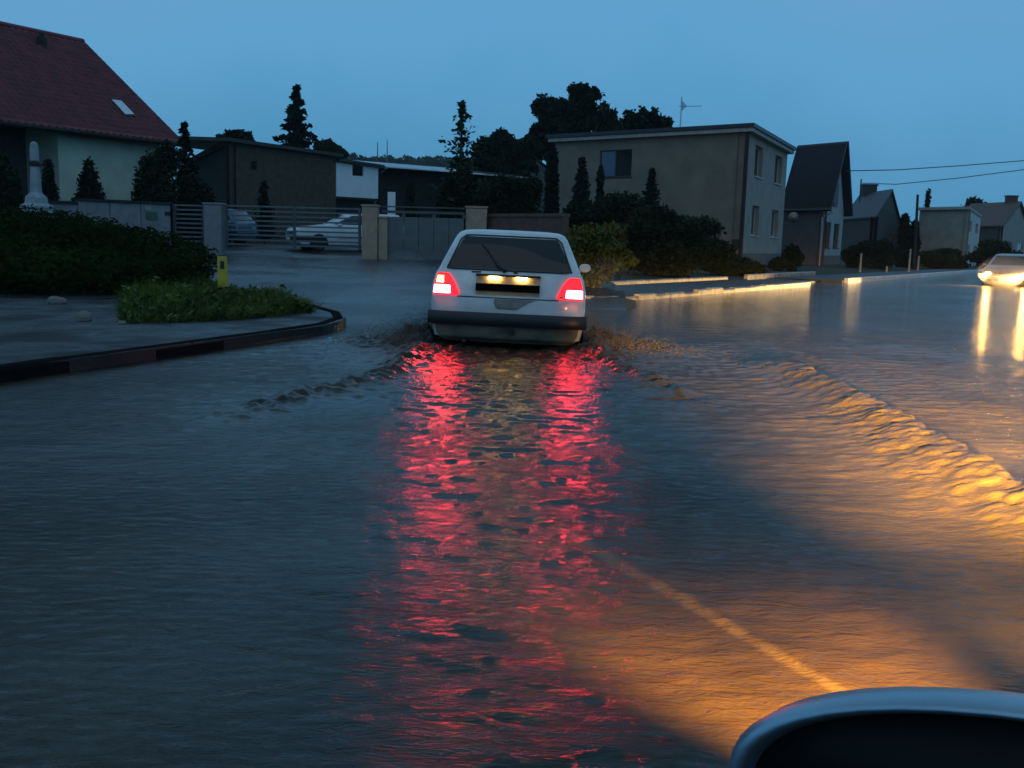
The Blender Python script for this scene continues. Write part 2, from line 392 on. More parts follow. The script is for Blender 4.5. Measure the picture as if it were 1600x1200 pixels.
def side_patch(name, tab, poly, m, parent, sx, off=.006):
    """poly [(y,z)...] convex, laid on the flank"""
    cy = sum(p[0] for p in poly)/len(poly); cz = sum(p[1] for p in poly)/len(poly)
    v = [(sx*(prof(z, tab, 1)+off), y, z) for y, z in poly]
    return MB().add(v, [tuple(range(len(v)))]).build(name, m, parent)
def wheel(parent, x, y, r=.29, w=.19, mrim=None):
    s = 1 if x > 0 else -1; n = 28
    rings = []
    for dx, rr in ((-w/2, r*.86), (-w/2+.02, r*.97), (-w/4, r), (w/4, r), (w/2-.02, r*.97), (w/2, r*.86), (w/2, r*.66)):
        rings.append([(x+s*dx, y+rr*math.cos(6.2832*k/n), r+rr*math.sin(6.2832*k/n)) for k in range(n)])
    o = MB().loft(rings).build('wheel', M_TYRE, parent, smooth=True, auto=True)
    rings = [[(x+s*dx, y+rr*math.cos(6.2832*k/n), r+rr*math.sin(6.2832*k/n)) for k in range(n)] for dx, rr in ((w/2-.02, r*.67), (w/2+.006, r*.64), (w/2-.03, r*.52), (w/2-.01, r*.25), (w/2+.004, r*.12))]
    MB().loft(rings).build('rim', mrim or M_RIM, o, smooth=True, auto=True)
    return o
def arch(parent, tab, sx, y, r=.34):
    n = 18; zc = .29
    pts = [(y+r*math.cos(math.pi*k/n), zc+r*math.sin(math.pi*k/n)) for k in range(n+1)]
    pts = [(y+r, .20)]+pts+[(y-r, .20)]
    v = [(sx*(prof(max(z, .2), tab, 1)+.004), yy, z) for yy, z in pts]+[(sx*.835, yy, z) for yy, z in pts]
    return MB().add([(sx*.836, yy, z) for yy, z in pts], [tuple(range(len(pts)))]).build('wheel_arch', M_BLACKP, parent)
def mirrors(parent, tab, m, y=2.62, z=.97):
    for sx in (-1, 1):
        mb = MB(); rings = []
        for k, (dy, a) in enumerate(((-.05, .8), (-.02, 1), (.04, .9), (.08, .45))):
            rings.append([(sx*(.90)+.085*a*math.cos(6.2832*i/16)*(1 if abs(math.cos(6.2832*i/16)) < .8 else .92), y+dy, z+.06*a*math.sin(6.2832*i/16)) for i in range(16)])
        mb.loft(rings); mb.box((min(sx*.77, sx*.86), y-.02, z-.05), (max(sx*.77, sx*.86), y+.03, z-.01))
        mb.build('mirror', m, parent, smooth=True, auto=True)

def side_windows(tab, parent, estate=False):
    for sx in (-1, 1):
        rr = lambda z: prof(z, tab, 2); ff = lambda z: prof(z, tab, 3)
        zt = 1.315; zb = .985
        side_patch('side_window', tab, [(1.72, zb), (ff(zb)-.22, zb), (ff(zt)-.20, zt), (1.72, zt)], M_GLASS, parent, sx)
        side_patch('side_window', tab, [(.72 if not estate else .95, zb), (1.66, zb), (1.66, zt), (.90 if not estate else 1.0, zt)], M_GLASS, parent, sx)
        side_patch('side_window', tab, [(rr(zb)+.22, zb), (.67 if not estate else .89, zb), (.83 if not estate else .93, zt), (rr(zt)+.2, zt)], M_GLASS, parent, sx)
        for yy in (1.69,):
            MB().box((sx*.838-.004, 1.2, .70), (sx*.838+.004, 1.36, .73)).build('door_handle', M_BLACKP, parent)
        mb = MB()
        mb.box((min(sx*.83, sx*.846), .75, .50), (max(sx*.83, sx*.846), 2.65, .56)).build('side_moulding', M_BLACKP, parent)

# --- white hatchback driving away through the water
M_WHITE = mat('white_car_paint', (.84, .82, .79), .25, (.62, .58, .53), 3.0, coat=.4, stretch=(1, .3, 1.6))
M_TAILRED = mat('tail_lens_red', (.35, .01, .012), .15, dirt=.2, emit=(1, .008, .014), estr=2.6)
M_BRAKE = mat('brake_lamp_glow', (.6, .1, .1), .3, dirt=.0, emit=(1, .022, .042), estr=150)
M_TAILRED2 = mat('tail_lamp_core', (.6, .1, .1), .3, dirt=.0, emit=(1, .20, .20), estr=22)
M_AMBER = mat('amber_indicator', (.6, .25, .02), .3, dirt=0, emit=(1, .42, .06), estr=20)
M_PLATEL = mat('plate_lamp_glow', (.8, .6, .3), .3, dirt=0, emit=(1, .58, .16), estr=45)
M_PLATEBG = mat('plate_recess', (.55, .42, .22), .5, dirt=.3)
M_PLATEK = mat('plate_black', (.004, .004, .004), .8, spec=.05)
M_DIRT = mat('road_dirt_film', (.30, .26, .23), .7, (.17, .14, .12), 9)
M_RED = mat('seal_rubber', (.02, .02, .02), .5)

CARX = gnd(789, 552, .0)
wc = empty('hatchback_car', (CARX.x, 10.25, -.14), R(1.5), 'white older hatchback with brake lights on, driving away through the flood', 'car')
wc.rotation_euler = (R(.3), R(1.1), R(-2.0))
T = HATCH
make_body(T, M_WHITE, wc)
rw = end_patch('rear_window', T, [(.996, -.645, .645), (1.03, -.650, .650), (1.29, -.528, .528), (1.33, -.49, .49)], M_GLASS, wc, .007, sub=14)
MB().tube([(-.665, y_rear(.66, .990, T)-.008, .990)]+[(x, y_rear(x, .984, T)-.008, .984) for x in np.linspace(-.6, .6, 9)]+[(.665, y_rear(.66, .990, T)-.008, .990)]+[(.545, y_rear(.545, 1.3, T)-.008, 1.30), (.49, y_rear(.49, 1.34, T)-.008, 1.343)]+[(x, y_rear(x, 1.346, T)-.008, 1.346) for x in np.linspace(.4, -.4, 7)]+[(-.49, y_rear(.49, 1.34, T)-.008, 1.343), (-.545, y_rear(.545, 1.3, T)-.008, 1.30), (-.665, y_rear(.66, .990, T)-.008, .990)], .009, 6).build('window_seal', M_RED, rw, smooth=True)
# wiper: pivot at the window foot, arm and blade up to the left
wb = MB(); pv = (-.05, y_rear(0, .985, T)-.03, .983)
wb.tube([pv, (-.12, y_rear(-.1, 1.03, T)-.03, 1.03), (-.27, y_rear(-.27, 1.22, T)-.028, 1.22)], [.013, .011, .008], 6)
wb.tube([(-.13, y_rear(-.1, 1.05, T)-.016, 1.055), (-.31, y_rear(-.3, 1.25, T)-.016, 1.25)], .008, 6)
wb.tube([(pv[0], pv[1]+.03, pv[2]), (pv[0], pv[1]-.01, pv[2])], .022, 10)
wb.build('wiper', M_BLACKP, wc, smooth=True)
MB().tube([(.05, y_rear(0, .97, T)-.012, .968), (.09, y_rear(0, .97, T)-.02, .972)], .012, 8).build('washer_nozzle', M_BLACKP, wc)
# tailgate shut line and lower panel
MB().tube([(x, y_rear(x, .695, T)-.002, .695) for x in np.linspace(-.54, .54, 13)], .006, 5).build('tailgate_gap', M_RED, wc)
end_patch('dirt_film', T, [(.575, -.10, .10), (.60, -.13, .14), (.65, -.15, .22), (.684, -.14, .30)], M_DIRT, wc, .004, sub=10)
# number plate recess with its two lamps
pr = end_patch('plate_recess', T, [(.722, -.345, .335), (.922, -.345, .335)], M_PLATEBG, wc, .004, sub=6, rows=3)
MB().box((-.345, y_rear(0, .71, T)-.036, .765), (.335, y_rear(0, .71, T)-.012, .845)).build('number_plate', M_PLATEK, wc, bevel=.004)
MB().box((-.35, y_rear(0, .93, T)-.05, .922), (.34, y_rear(0, .93, T)+.02, .942)).build('plate_hood', M_BLACKP, wc, bevel=.006)
for x in (-.15, .14):
    MB().box((x-.06, y_rear(x, .90, T)-.030, .894), (x+.06, y_rear(x, .90, T)-.004, .920)).build('plate_lamp', M_PLATEL, wc, bevel=.004)
# rear lamps: red trapezoid, brake lamp low on the outside, indicator above it
for sx in (-1, 1):
    o_ = .775
    def mir(rows): return [(z, -b_, -a_) if sx < 0 else (z, a_, b_) for z, a_, b_ in rows]
    tl = end_patch('tail_lamp', T, mir([(.708, .525, .797), (.735, .525, .797), (.845, .575, .785), (.922, .63, .765), (.936, .65, .755)]), M_TAILRED, wc, .016, sub=8, thick=.03)
    end_patch('brake_lamp', T, mir([(.722, .622, .790), (.729, .612, .794), (.800, .618, .790), (.810, .63, .784)]), M_BRAKE, tl, .022, sub=6, thick=.01)
    if sx < 0:
        end_patch('indicator_lamp', T, mir([(.835, .69, .770), (.905, .695, .756)]), M_AMBER, tl, .021, sub=4, thick=.008)
    else:
        end_patch('reversing_lamp', T, mir([(.718, .545, .59), (.74, .548, .59)]), M_PLATEBG, tl, .021, sub=3, thick=.006)
end_patch('badge', T, [(.952, -.40, -.30), (.966, -.40, -.30)], M_BLACKP, wc, .008, sub=3, thick=.004)
# bumper, valance, exhaust, tow eye
def bumper(tab, parent, rear=True, z0=.395, z1=.535, m=M_BLACKP, out=.055):
    rings = []
    pts = []
    xs_ = np.linspace(-1, 1, 25)
    for s in xs_:
        x = s*.852; yy = (y_rear(min(abs(x), .8), .45, tab)-out if rear else y_front(min(abs(x), .8), .45, tab)+out)
        if abs(s) > .94: yy += (.05 if rear else -.05)*(abs(s)-.94)/.06
        pts.append((x, yy))
    d = .09 if rear else -.09
    for x, y in [(-.858, pts[0][1]+d*5)]+pts+[(.858, pts[-1][1]+d*5)]:
        rings.append([(x, y+d*.6, z0), (x, y+d*.12, z0), (x, y, z0+.03), (x, y, z1-.04), (x, y+d*.2, z1), (x, y+d, z1)])
    return MB().loft(rings).build('bumper', m, parent, smooth=True, auto=True)
bumper(T, wc)
M_VAL = mat('muddy_valance', (.34, .28, .20), .45, (.14, .11, .08), 4)
end_patch('valance', T, [(.225, -.70, .70), (.30, -.755, .755), (.392, -.77, .77)], M_VAL, wc, .012, sub=10, thick=.05)
MB().box((-.19, y_rear(0, .975, T)-.004, .0), (-.18, 0, .001)) if False else MB().tube([(.06, -.09, .34), (.06, .05, .34)], .035, 10).build('tow_eye', M_BLACKP, wc)
MB().tube([(-.45, -.04, .215), (-.45, .4, .215)], .026, 10).build('exhaust_pipe', M_BLACKP, wc, smooth=True)
side_windows(T, wc)
end_patch('windscreen', T, [(.985, -.66, .66), (1.33, -.52, .52)], M_GLASS, wc, .006, rear=False, sub=10)
mirrors(wc, T, M_WHITE)
for x in (-.735, .735):
    for y in (.72, 3.08): wheel(wc, x, y)
for sx in (-1, 1):
    for y in (.72, 3.08): arch(wc, T, sx, y)

# spray thrown up by the rear wheels
def spray():
    n = 12000; sd = np.where(rng.random(n) < .5, -1, 1)
    t_ = rng.gamma(1.6, .22, n); x = CARX.x+sd*(.86+t_*.9); y = 10.9+rng.normal(scale=.45, size=n)-t_*.4; z = np.abs(rng.normal(scale=.17, size=n))*np.exp(-t_*1.1)+.03
    P = np.stack([x, y, z], 1); r_ = rng.uniform(.0012, .0055, n)[:, None]
    o6 = np.array([(1, 0, 0), (-1, 0, 0), (0, 1, 0), (0, -1, 0), (0, 0, 1.3), (0, 0, -1.3)])
    v = (P[:, None, :]+o6[None]*r_[:, None]).reshape(-1, 3)
    f8 = np.array([(0, 2, 4), (2, 1, 4), (1, 3, 4), (3, 0, 4), (2, 0, 5), (1, 2, 5), (3, 1, 5), (0, 3, 5)])
    f = (f8[None]+np.arange(n)[:, None, None]*6).reshape(-1, 3)
    o = mesh_np('water_spray', v, f, mat('muddy_spray', (.11, .095, .075), .15, dirt=.3)); tag(o, 'muddy spray thrown up beside the white car', 'spray', kind='stuff')
spray()

# ---- generic car seen from the front or side
def other_car(name, label, loc, rz, paint, group=None, tab=None, length=1., estate=False, lights=None, fine=True):
    bulb = lights
    tab = [(z, hw, y0, y1*length, r) for z, hw, y0, y1, r in (tab or HATCH)]
    c = empty(name, loc, rz, label, 'car', group)
    make_body(tab, paint, c)
    side_windows(tab, c, estate)
    end_patch('windscreen', tab, [(.985, -.67, .67), (1.33, -.53, .53)], M_GLASS, c, .006, rear=False, sub=10)
    end_patch('rear_window', tab, [(.985, -.64, .64), (1.32, -.50, .50)], M_GLASS, c, .006, sub=10)
    bumper(tab, c); bumper(tab, c, rear=False)
    end_patch('grille', tab, [(.60, -.42, .42), (.70, -.42, .42)], M_BLACKP, c, .01, rear=False, sub=6)
    MB().box((-.26, y_front(0, .44, tab)+.056, .40), (.26, y_front(0, .44, tab)+.066, .51)).build('number_plate', mat('plate_white', (.7, .7, .68), .4, dirt=.1), c)
    for sx in (-1, 1):
        rows = [(.60, .47, .76), (.73, .45, .75)]
        rows = [(z, -b_, -a_) if sx < 0 else (z, a_, b_) for z, a_, b_ in rows]
        hl = end_patch('headlight', tab, rows, M_LENS, c, .012, rear=False, sub=5, thick=.03)
        if bulb:
            rows = [(.625, .555, .70), (.70, .555, .70)]; rows = [(z, -b_, -a_) if sx < 0 else (z, a_, b_) for z, a_, b_ in rows]
            end_patch('bulb', tab, rows, bulb, hl, .022, rear=False, sub=4, thick=.008)
    mirrors(c, tab, paint)
    for sx in (-1, 1):
        for y in (.72, 3.08*length): wheel(c, sx*.735, y); arch(c, tab, sx, y)
    return c
M_LENS = mat('clear_lens', (.55, .57, .6), .12, dirt=.1)
M_HEAD = mat('headlight_glow', (.9, .8, .6), .3, dirt=0, emit=(1, .50, .12), estr=330)
M_SILVER = mat('grey_car_paint', (.42, .36, .34), .3, coat=.4)
M_BLUEC = mat('blue_car_paint', (.05, .12, .20), .25, coat=.5)
M_WHITE2 = mat('pale_car_paint', (.70, .72, .72), .25, coat=.5, dirt=.15)
M_DARKC = mat('dark_car_paint', (.010, .012, .016), .22, coat=.6)
ESTATE = [(z, hw, (y0 if z < 1.0 else .10+(z-1.0)*.35), y1, r) for z, hw, y0, y1, r in HATCH]

# oncoming car on the flooded main road (front towards us)
oc_p = at(1572, 440, 36.0)
other_loc = (oc_p.x, 32.0, -.24)
HEAD_RZ = R(149)          # front looks back down the road
oc = other_car('oncoming_car', 'pale car with blazing headlights, coming towards us at right edge', (0, 0, 0), 0, M_SILVER, lights=M_HEAD)
oc.rotation_euler = (0, 0, HEAD_RZ)
fw = Vector((-math.sin(HEAD_RZ), math.cos(HEAD_RZ), 0))
oc.location = Vector((oc_p.x, 36.0, -.22)) - fw*3.8
def spot(parent, loc, target, power, size, blend, col, rad=.06, leak=.03, near=(-.8, -.5, .3), cut=(.012, -.045), sheet=None):
    l = bpy.data.lights.new('headlight_beam', 'SPOT'); l.energy = power; l.spot_size = R(size); l.spot_blend = blend; l.color = col; l.shadow_soft_size = rad
    l.use_nodes = True; nt = l.node_tree; em = nt.nodes['Emission']
    ge = nt.nodes.new('ShaderNodeNewGeometry'); se = nt.nodes.new('ShaderNodeSeparateXYZ'); mr = nt.nodes.new('ShaderNodeMapRange')
    mr.interpolation_type = 'SMOOTHSTEP'; mr.inputs['From Min'].default_value = cut[0]; mr.inputs['From Max'].default_value = cut[1]; mr.inputs['To Min'].default_value = leak
    nt.links.new(ge.outputs['Incoming'], se.inputs[0]); nt.links.new(se.outputs[2], mr.inputs[0])
    m2 = nt.nodes.new('ShaderNodeMapRange'); m2.interpolation_type = 'SMOOTHSTEP'; m2.inputs['From Min'].default_value = near[0]; m2.inputs['From Max'].default_value = near[1]; m2.inputs['To Min'].default_value = near[2]
    mm = nt.nodes.new('ShaderNodeMath'); mm.operation = 'MULTIPLY'; nt.links.new(se.outputs[2], m2.inputs[0])
    nt.links.new(mr.outputs[0], mm.inputs[0]); nt.links.new(m2.outputs[0], mm.inputs[1]); nt.links.new(mm.outputs[0], em.inputs['Strength'])
    if sheet is not None:      # a thin upright streak thrown by the lamp glass
        dt = nt.nodes.new('ShaderNodeVectorMath'); dt.operation = 'DOT_PRODUCT'; dt.inputs[1].default_value = sheet
        ab = nt.nodes.new('ShaderNodeMath'); ab.operation = 'ABSOLUTE'; m3 = nt.nodes.new('ShaderNodeMapRange'); m3.interpolation_type = 'SMOOTHSTEP'
        m3.inputs['From Min'].default_value = .026; m3.inputs['From Max'].default_value = .005
        m4 = nt.nodes.new('ShaderNodeMath'); m4.operation = 'MULTIPLY'
        nt.links.new(ge.outputs['Incoming'], dt.inputs[0]); nt.links.new(dt.outputs['Value'], ab.inputs[0]); nt.links.new(ab.outputs[0], m3.inputs[0])
        nt.links.new(mm.outputs[0], m4.inputs[0]); nt.links.new(m3.outputs[0], m4.inputs[1]); nt.links.new(m4.outputs[0], em.inputs['Strength'])
    o = bpy.data.objects.new('headlight_beam', l); COL.objects.link(o)
    o.location = loc; o.rotation_euler = (Vector(target)-Vector(loc)).to_track_quat('-Z', 'Y').to_euler()
    return o
for sx in (-.6, .6):
    p = oc.location + Matrix.Rotation(HEAD_RZ, 3, 'Z') @ Vector((sx, 4.0, .66))
    spot(oc, p, (p.x-13.1, p.y-7.3, -.2), 3400, 64, .35, (1, .60, .20), .08)

# parked cars in the yard
pc = at(425, 380, 36.5); other_car('parked_hatchback', 'dark blue hatchback parked behind the left half of slatted gate', (pc.x-1.2, 37.6, zg(pc.x, 37)), R(78), M_BLUEC)
pw = at(512, 385, 34.6); other_car('parked_estate_car', 'white estate car parked behind the right half of slatted gate', (pw.x+2.3, 36.9, zg(pw.x, 35)-.02), R(118), M_WHITE2, tab=ESTATE, length=1.1, estate=True)

# our own car: only its door mirror reaches into view, its lamps light the water
TH = R(-32); oO = Vector((-.279, -2.126, -.13))
me_ = empty('dark_car', oO, TH, 'dark glossy car we look out of, only its door mirror in view at bottom right', 'car')
make_body(HATCH, M_DARKC, me_)
for sx in (-1, 1):
    rows = [(.60, .47, .76), (.73, .45, .75)]; rows = [(z, -b_, -a_) if sx < 0 else (z, a_, b_) for z, a_, b_ in rows]
    end_patch('headlight', HATCH, rows, M_LENS, me_, .012, rear=False, sub=5, thick=.03)
    for y in (.72, 3.08): wheel(me_, sx*.735, y)
# door mirror: a rounded hollow shell opening to the rear, glass set deep inside
def superell(a, bb, n=40, p=2.8):
    q = []
    for k in range(n):
        t_ = 6.2832*k/n; c_, s_ = math.cos(t_), math.sin(t_)
        q.append((a*math.copysign(abs(c_)**(2/p), c_), bb*math.copysign(abs(s_)**(2/p), s_)))
    return q
mc = Vector((-.803, 2.60, .903)); rings = []
for dy, k in ((-.008, .93), (-.014, .95), (-.016, .972), (-.012, .99), (0, 1.0), (.018, .985), (.035, .92), (.048, .70), (.052, .2)):
    rings.append([(mc.x+x*k, mc.y+dy, mc.z+z*(1-(1-k)*1.2)) for x, z in superell(.295, .110, 56, 2.05)])
hs = MB().loft(rings, cap=False); hs.f.append(tuple(len(hs.v)-56+k for k in range(56)))
hs.build('mirror_housing', mat('mirror_paint', (.36, .50, .60), .36, metal=.85, dirt=.2), me_, smooth=True)
rings = [[(mc.x+x*k, mc.y+dy, mc.z+z*(1-(1-k)*1.2)) for x, z in superell(.295, .110, 56, 2.05)] for dy, k in ((-.008, .93), (.015, .91), (.017, .5), (.017, .1))]
MB().loft(rings).build('mirror_surround', mat('mirror_black', (.006, .006, .007), .5, spec=.2), me_, smooth=True)
MB().box((-.86, 2.585, .82), (-.80, 2.64, .88)).build('mirror_arm', M_BLACKP, me_)
for sx, pw_, sz_, ct_ in ((-.62, 52000, 66, (.012, -.045)), (.62, 42000, 80, (.035, -.03))):
    p = oO + Matrix.Rotation(TH, 3, 'Z') @ Vector((sx, 3.95, .66))
    spot(me_, p, (p.x+2.3, p.y+4.3, p.z-.42), pw_*.85, sz_, 1.0, (1, .50, .09), .05, near=(-.27, -.08, .03), cut=ct_)
p = oO + Matrix.Rotation(TH, 3, 'Z') @ Vector((-.80, 3.80, .60))
spot(me_, p, (p.x-.26, p.y+1.0, 0), 1500, 60, .8, (1, .40, .04), .02, near=(-.99, -.98, .9), cut=(-.16, -.40), leak=.0)
p = oO + Matrix.Rotation(TH, 3, 'Z') @ Vector((-.62, 3.95, .66)); g1, g2 = gnd(1000, 900), gnd(1375, 1096)
sd_v = Vector((g1.x-p.x, g1.y-p.y, 0)).normalized(); 
spot(me_, p, (g2.x, g2.y, 0), 1500, 80, .3, (1, .48, .08), .004, near=(-.99, -.98, .9), cut=(-.08, -.40), leak=.0, sheet=(sd_v.y, -sd_v.x, 0))
# rain drops on the mirror rim
M_DROP = mat('rain_drop', (.6, .6, .62), .02, dirt=0, spec=1.)
for k, (a_, s_) in enumerate(((2.5, .0022), (2.2, .0013), (1.95, .0016), (1.9, .0019), (2.02, .0012))):
    c_, q_ = math.cos(a_), math.sin(a_); x = mc.x+.295*.985*math.copysign(abs(c_)**(2/2.05), c_); z = mc.z+.110*.985*abs(q_)**(2/2.05)
    rings = [[(x+s_*math.cos(R(el))*math.cos(6.2832*i/8), mc.y-.004+s_*math.cos(R(el))*math.sin(6.2832*i/8), z+s_*math.sin(R(el))) for i in range(8)] for el in (-60, -20, 20, 60)]
    MB().loft(rings).build('rain_drop', M_DROP, me_, smooth=True)

# ------------------------------------------------------------------ buildings
def wall_open(name, p0, p1, z0, z1, ops, m, parent, zt1=None, depth=.16):
    """wall from p0 to p1 (left to right as seen from outside) with openings (u0,u1,za,zb) in metres and a sloping top if zt1"""
    p0, p1 = Vector((p0[0], p0[1], 0)), Vector((p1[0], p1[1], 0)); d = (p1-p0); Lw = d.length; d.normalize(); n = Vector((d.y, -d.x, 0))
    us = sorted({0, Lw}|{o[0] for o in ops}|{o[1] for o in ops}); zs = sorted({z0, z1}|{o[2] for o in ops}|{o[3] for o in ops})
    zt1 = z1 if zt1 is None else zt1
    def P(u, z, dep=0):
        if z == z1: z = z1+(zt1-z1)*u/Lw
        return p0+d*u-n*dep+Vector((0, 0, z))
    mb = MB()
    for a, c in zip(us, us[1:]):
        for e0, e1 in zip(zs, zs[1:]):
            um, zm = (a+c)/2, (e0+e1)/2
            if any(o[0] < um < o[1] and o[2] < zm < o[3] for o in ops): continue
            mb.add([P(a, e0), P(c, e0), P(c, e1), P(a, e1)], [(0, 1, 2, 3)])
    for u0, u1, za, zb in ops:
        q = [(u0, za), (u1, za), (u1, zb), (u0, zb)]
        for i in range(4):
            a, c = q[i], q[(i+1) % 4]
            mb.add([P(*a), P(*c), P(*c, depth), P(*a, depth)], [(0, 1, 2, 3)])
    # thickness: back face
    mb.add([P(0, z0, depth+.12), P(Lw, z0, depth+.12), P(Lw, z1, depth+.12), P(0, z1, depth+.12)], [(3, 2, 1, 0)])
    o = mb.build(name, m, parent)
    return o, (lambda u, z, dep=0: p0+d*u-n*dep+Vector((0, 0, z)))
def window(P, u0, u1, za, zb, parent, mf, mg=None, depth=.13, mull=True, sill=True, split=None):
    w = .055; mb = MB(); 
    def bar(a, c, e0, e1, dep0, dep1):
        v = [P(a, e0, dep0), P(c, e0, dep0), P(c, e1, dep0), P(a, e1, dep0), P(a, e0, dep1), P(c, e0, dep1), P(c, e1, dep1), P(a, e1, dep1)]
        return v, [(0, 1, 2, 3), (7, 6, 5, 4), (0, 4, 5, 1), (1, 5, 6, 2), (2, 6, 7, 3), (3, 7, 4, 0)]
    f = depth-.05
    mb.add(*bar(u0, u0+w, za, zb, f, depth)); mb.add(*bar(u1-w, u1, za, zb, f, depth))
    mb.add(*bar(u0+w, u1-w, za, za+w, f, depth)); mb.add(*bar(u0+w, u1-w, zb-w, zb, f, depth))
    um = (u0+u1)/2 if split is None else u0+(u1-u0)*split
    if mull: mb.add(*bar(um-w/2, um+w/2, za+w, zb-w, f, depth))
    o = mb.build('window', mf, parent)
    spans = [(u0+w, um-w/2), (um+w/2, u1-w)] if mull else [(u0+w, u1-w)]
    for i, (a, c) in enumerate(spans):
        g_ = MB(); g_.add(*bar(a, c, za+w, zb-w, depth-.025, depth-.012))
        g_.build('pane', (mg[i] if isinstance(mg, (list, tuple)) else mg) or M_GLASS, o)
    if sill:
        s_ = MB(); s_.add(*bar(u0-.05, u1+.05, za-.05, za-.004, -.06, depth-.04)); s_.build('sill', mf, o)
    return o

def foot(pts): return [Vector((p[0], p[1], 0)) for p in pts]

# --- tiled house at left
M_TILE = mat('red_roof_tile', (.24, .040, .042), .6, (.12, .022, .028), 2.2, dirt=.3)
M_CREAM = mat('pale_green_render', (.64, .62, .47), .85, (.52, .50, .38), 1.5, .2, 40)
M_DARKW = mat('dark_timber', (.020, .017, .014), .8)
M_FRAME = mat('dark_frame', (.03, .028, .026), .5)
M_WFRAME = mat('white_frame', (.6, .6, .58), .5, dirt=.2)
def tiled_plane(name, A, Bv, C, nu, nv, m, parent, wav=.035, step=.03, nsub=4):
    """A corner at eave, Bv vector along eave, C vector up the slope; pantile waves, stepped courses"""
    A, Bv, C = Vector(A), Vector(Bv), Vector(C); N = Bv.cross(C).normalized()
    if N.z < 0: N = -N
    U = nu*nsub+1; v = []; f = []
    for j in range(nv):
        for e_ in (0, 1):
            for i in range(U):
                s = i/(U-1); tt = (j+e_)/nv
                h = wav*(.5+.5*math.sin(6.2832*i/nsub+.6)) + (step if e_ == 0 else 0.004)
                v.append(A+Bv*s+C*tt+N*h)
    for j in range(2*nv-1):
        for i in range(U-1):
            a = j*U+i; f.append((a, a+1, a+U+1, a+U))
    o = mesh_np(name, [tuple(p) for p in v], f, m, parent); o['kind'] = 'stuff'; return o

hc = at(287, 226, 38.0); he = at(0, 190, 31.8); he.z = hc.z
hd = (he-hc); hd.z = 0; hd.normalize(); hn = Vector((hd.y, -hd.x, 0))
if hn.y < 0: hn = -hn                       # away from us
hw_, hr_ = 6.0, at(148, 68, 41.2).z - hc.z
hz0 = .45; EL = 15.0
hs_ = empty('tiled_house', (hc.x, hc.y, hz0), 0, 'house with large dark red tiled roof and pale walls at far left', 'house')
inv = Vector((hc.x, hc.y, hz0))
tiled_plane('roof', hc-inv, hd*EL, hn*hw_+Vector((0, 0, hr_)), 54, 22, M_TILE, hs_, wav=.06, step=.06)
# underside, far slope and verge boards
A0 = hc-inv; B0 = A0+hd*EL; Rg0 = A0+hn*hw_+Vector((0, 0, hr_)); Rg1 = Rg0+hd*EL; E0 = A0+hn*2*hw_; E1 = E0+hd*EL
dz = Vector((0, 0, -.10))
MB().add([A0+dz, B0+dz, Rg1+dz, Rg0+dz, E0+dz, E1+dz], [(0, 3, 2, 1), (3, 4, 5, 2)]).build('roof_underside', M_DARKW, hs_)
MB().add([Rg0, Rg1, E1, E0, Rg0+dz*.9, Rg1+dz*.9, E1+dz*.9, E0+dz*.9], [(0, 1, 2, 3), (7, 6, 5, 4), (0, 3, 7, 4)]).build('rear_roof_slope', M_TILE, hs_)
mb = MB()
for a, c in ((A0, Rg0), (Rg0, E0)):
    mb.prism([a+Vector((0, 0, .07)), c+Vector((0, 0, .07)), c+Vector((0, 0, -.2)), a+Vector((0, 0, -.2))], -hd*.06)
mb.build('verge_board', M_DARKW, hs_)
MB().tube([Rg0+Vector((0, 0, .05)), Rg1+Vector((0, 0, .05))], .12, 8).build('ridge_cap', M_TILE, hs_)
MB().tube([A0-hn*.08+Vector((0, 0, -.02)), B0-hn*.08+Vector((0, 0, -.02))], .07, 8).build('gutter', M_DARKW, hs_)
# walls: front pale wall, porch recess to the left
wl = lambda s, off: A0+hd*s+hn*off
ztop = hc.z-hz0
def at_s(px):         # metres along the eave where a pixel column meets the wall plane
    d_ = ray(px, 260); a = Vector((A0.x+inv.x+hn.x*.7, A0.y+inv.y+hn.y*.7)); 
    den = d_.x*hd.y-d_.y*hd.x; t_ = (a.x*hd.y-a.y*hd.x)/den; return (d_.x*t_-a.x)*hd.x+(d_.y*t_-a.y)*hd.y
sP = at_s(92)
w_, P_ = wall_open('wall', wl(sP, .7), wl(.55, .7), -.3, ztop+.25, [], M_CREAM, hs_)
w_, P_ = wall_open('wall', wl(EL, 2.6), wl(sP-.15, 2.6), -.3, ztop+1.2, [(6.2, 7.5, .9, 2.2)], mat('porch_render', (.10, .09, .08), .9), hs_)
window(P_, 6.2, 7.5, .9, 2.2, hs_, M_FRAME)
wall_open('wall', wl(sP, 2.6), wl(sP, .7), -.3, ztop+1.3, [], M_CREAM, hs_, zt1=ztop+.2)
gb = MB(); gb.add([wl(.55, .7)+Vector((0, 0, -.3-wl(.55, .7).z)), wl(.55, 2*hw_-.7)+Vector((0, 0, -.3-wl(0, 0).z)), wl(.55, 2*hw_-.7)+Vector((0, 0, .2)), wl(.55, hw_)+Vector((0, 0, hr_-.3)), wl(.55, .7)+Vector((0, 0, .2))], [(0, 1, 2, 3, 4)])
gb.build('gable_wall', M_CREAM, hs_)
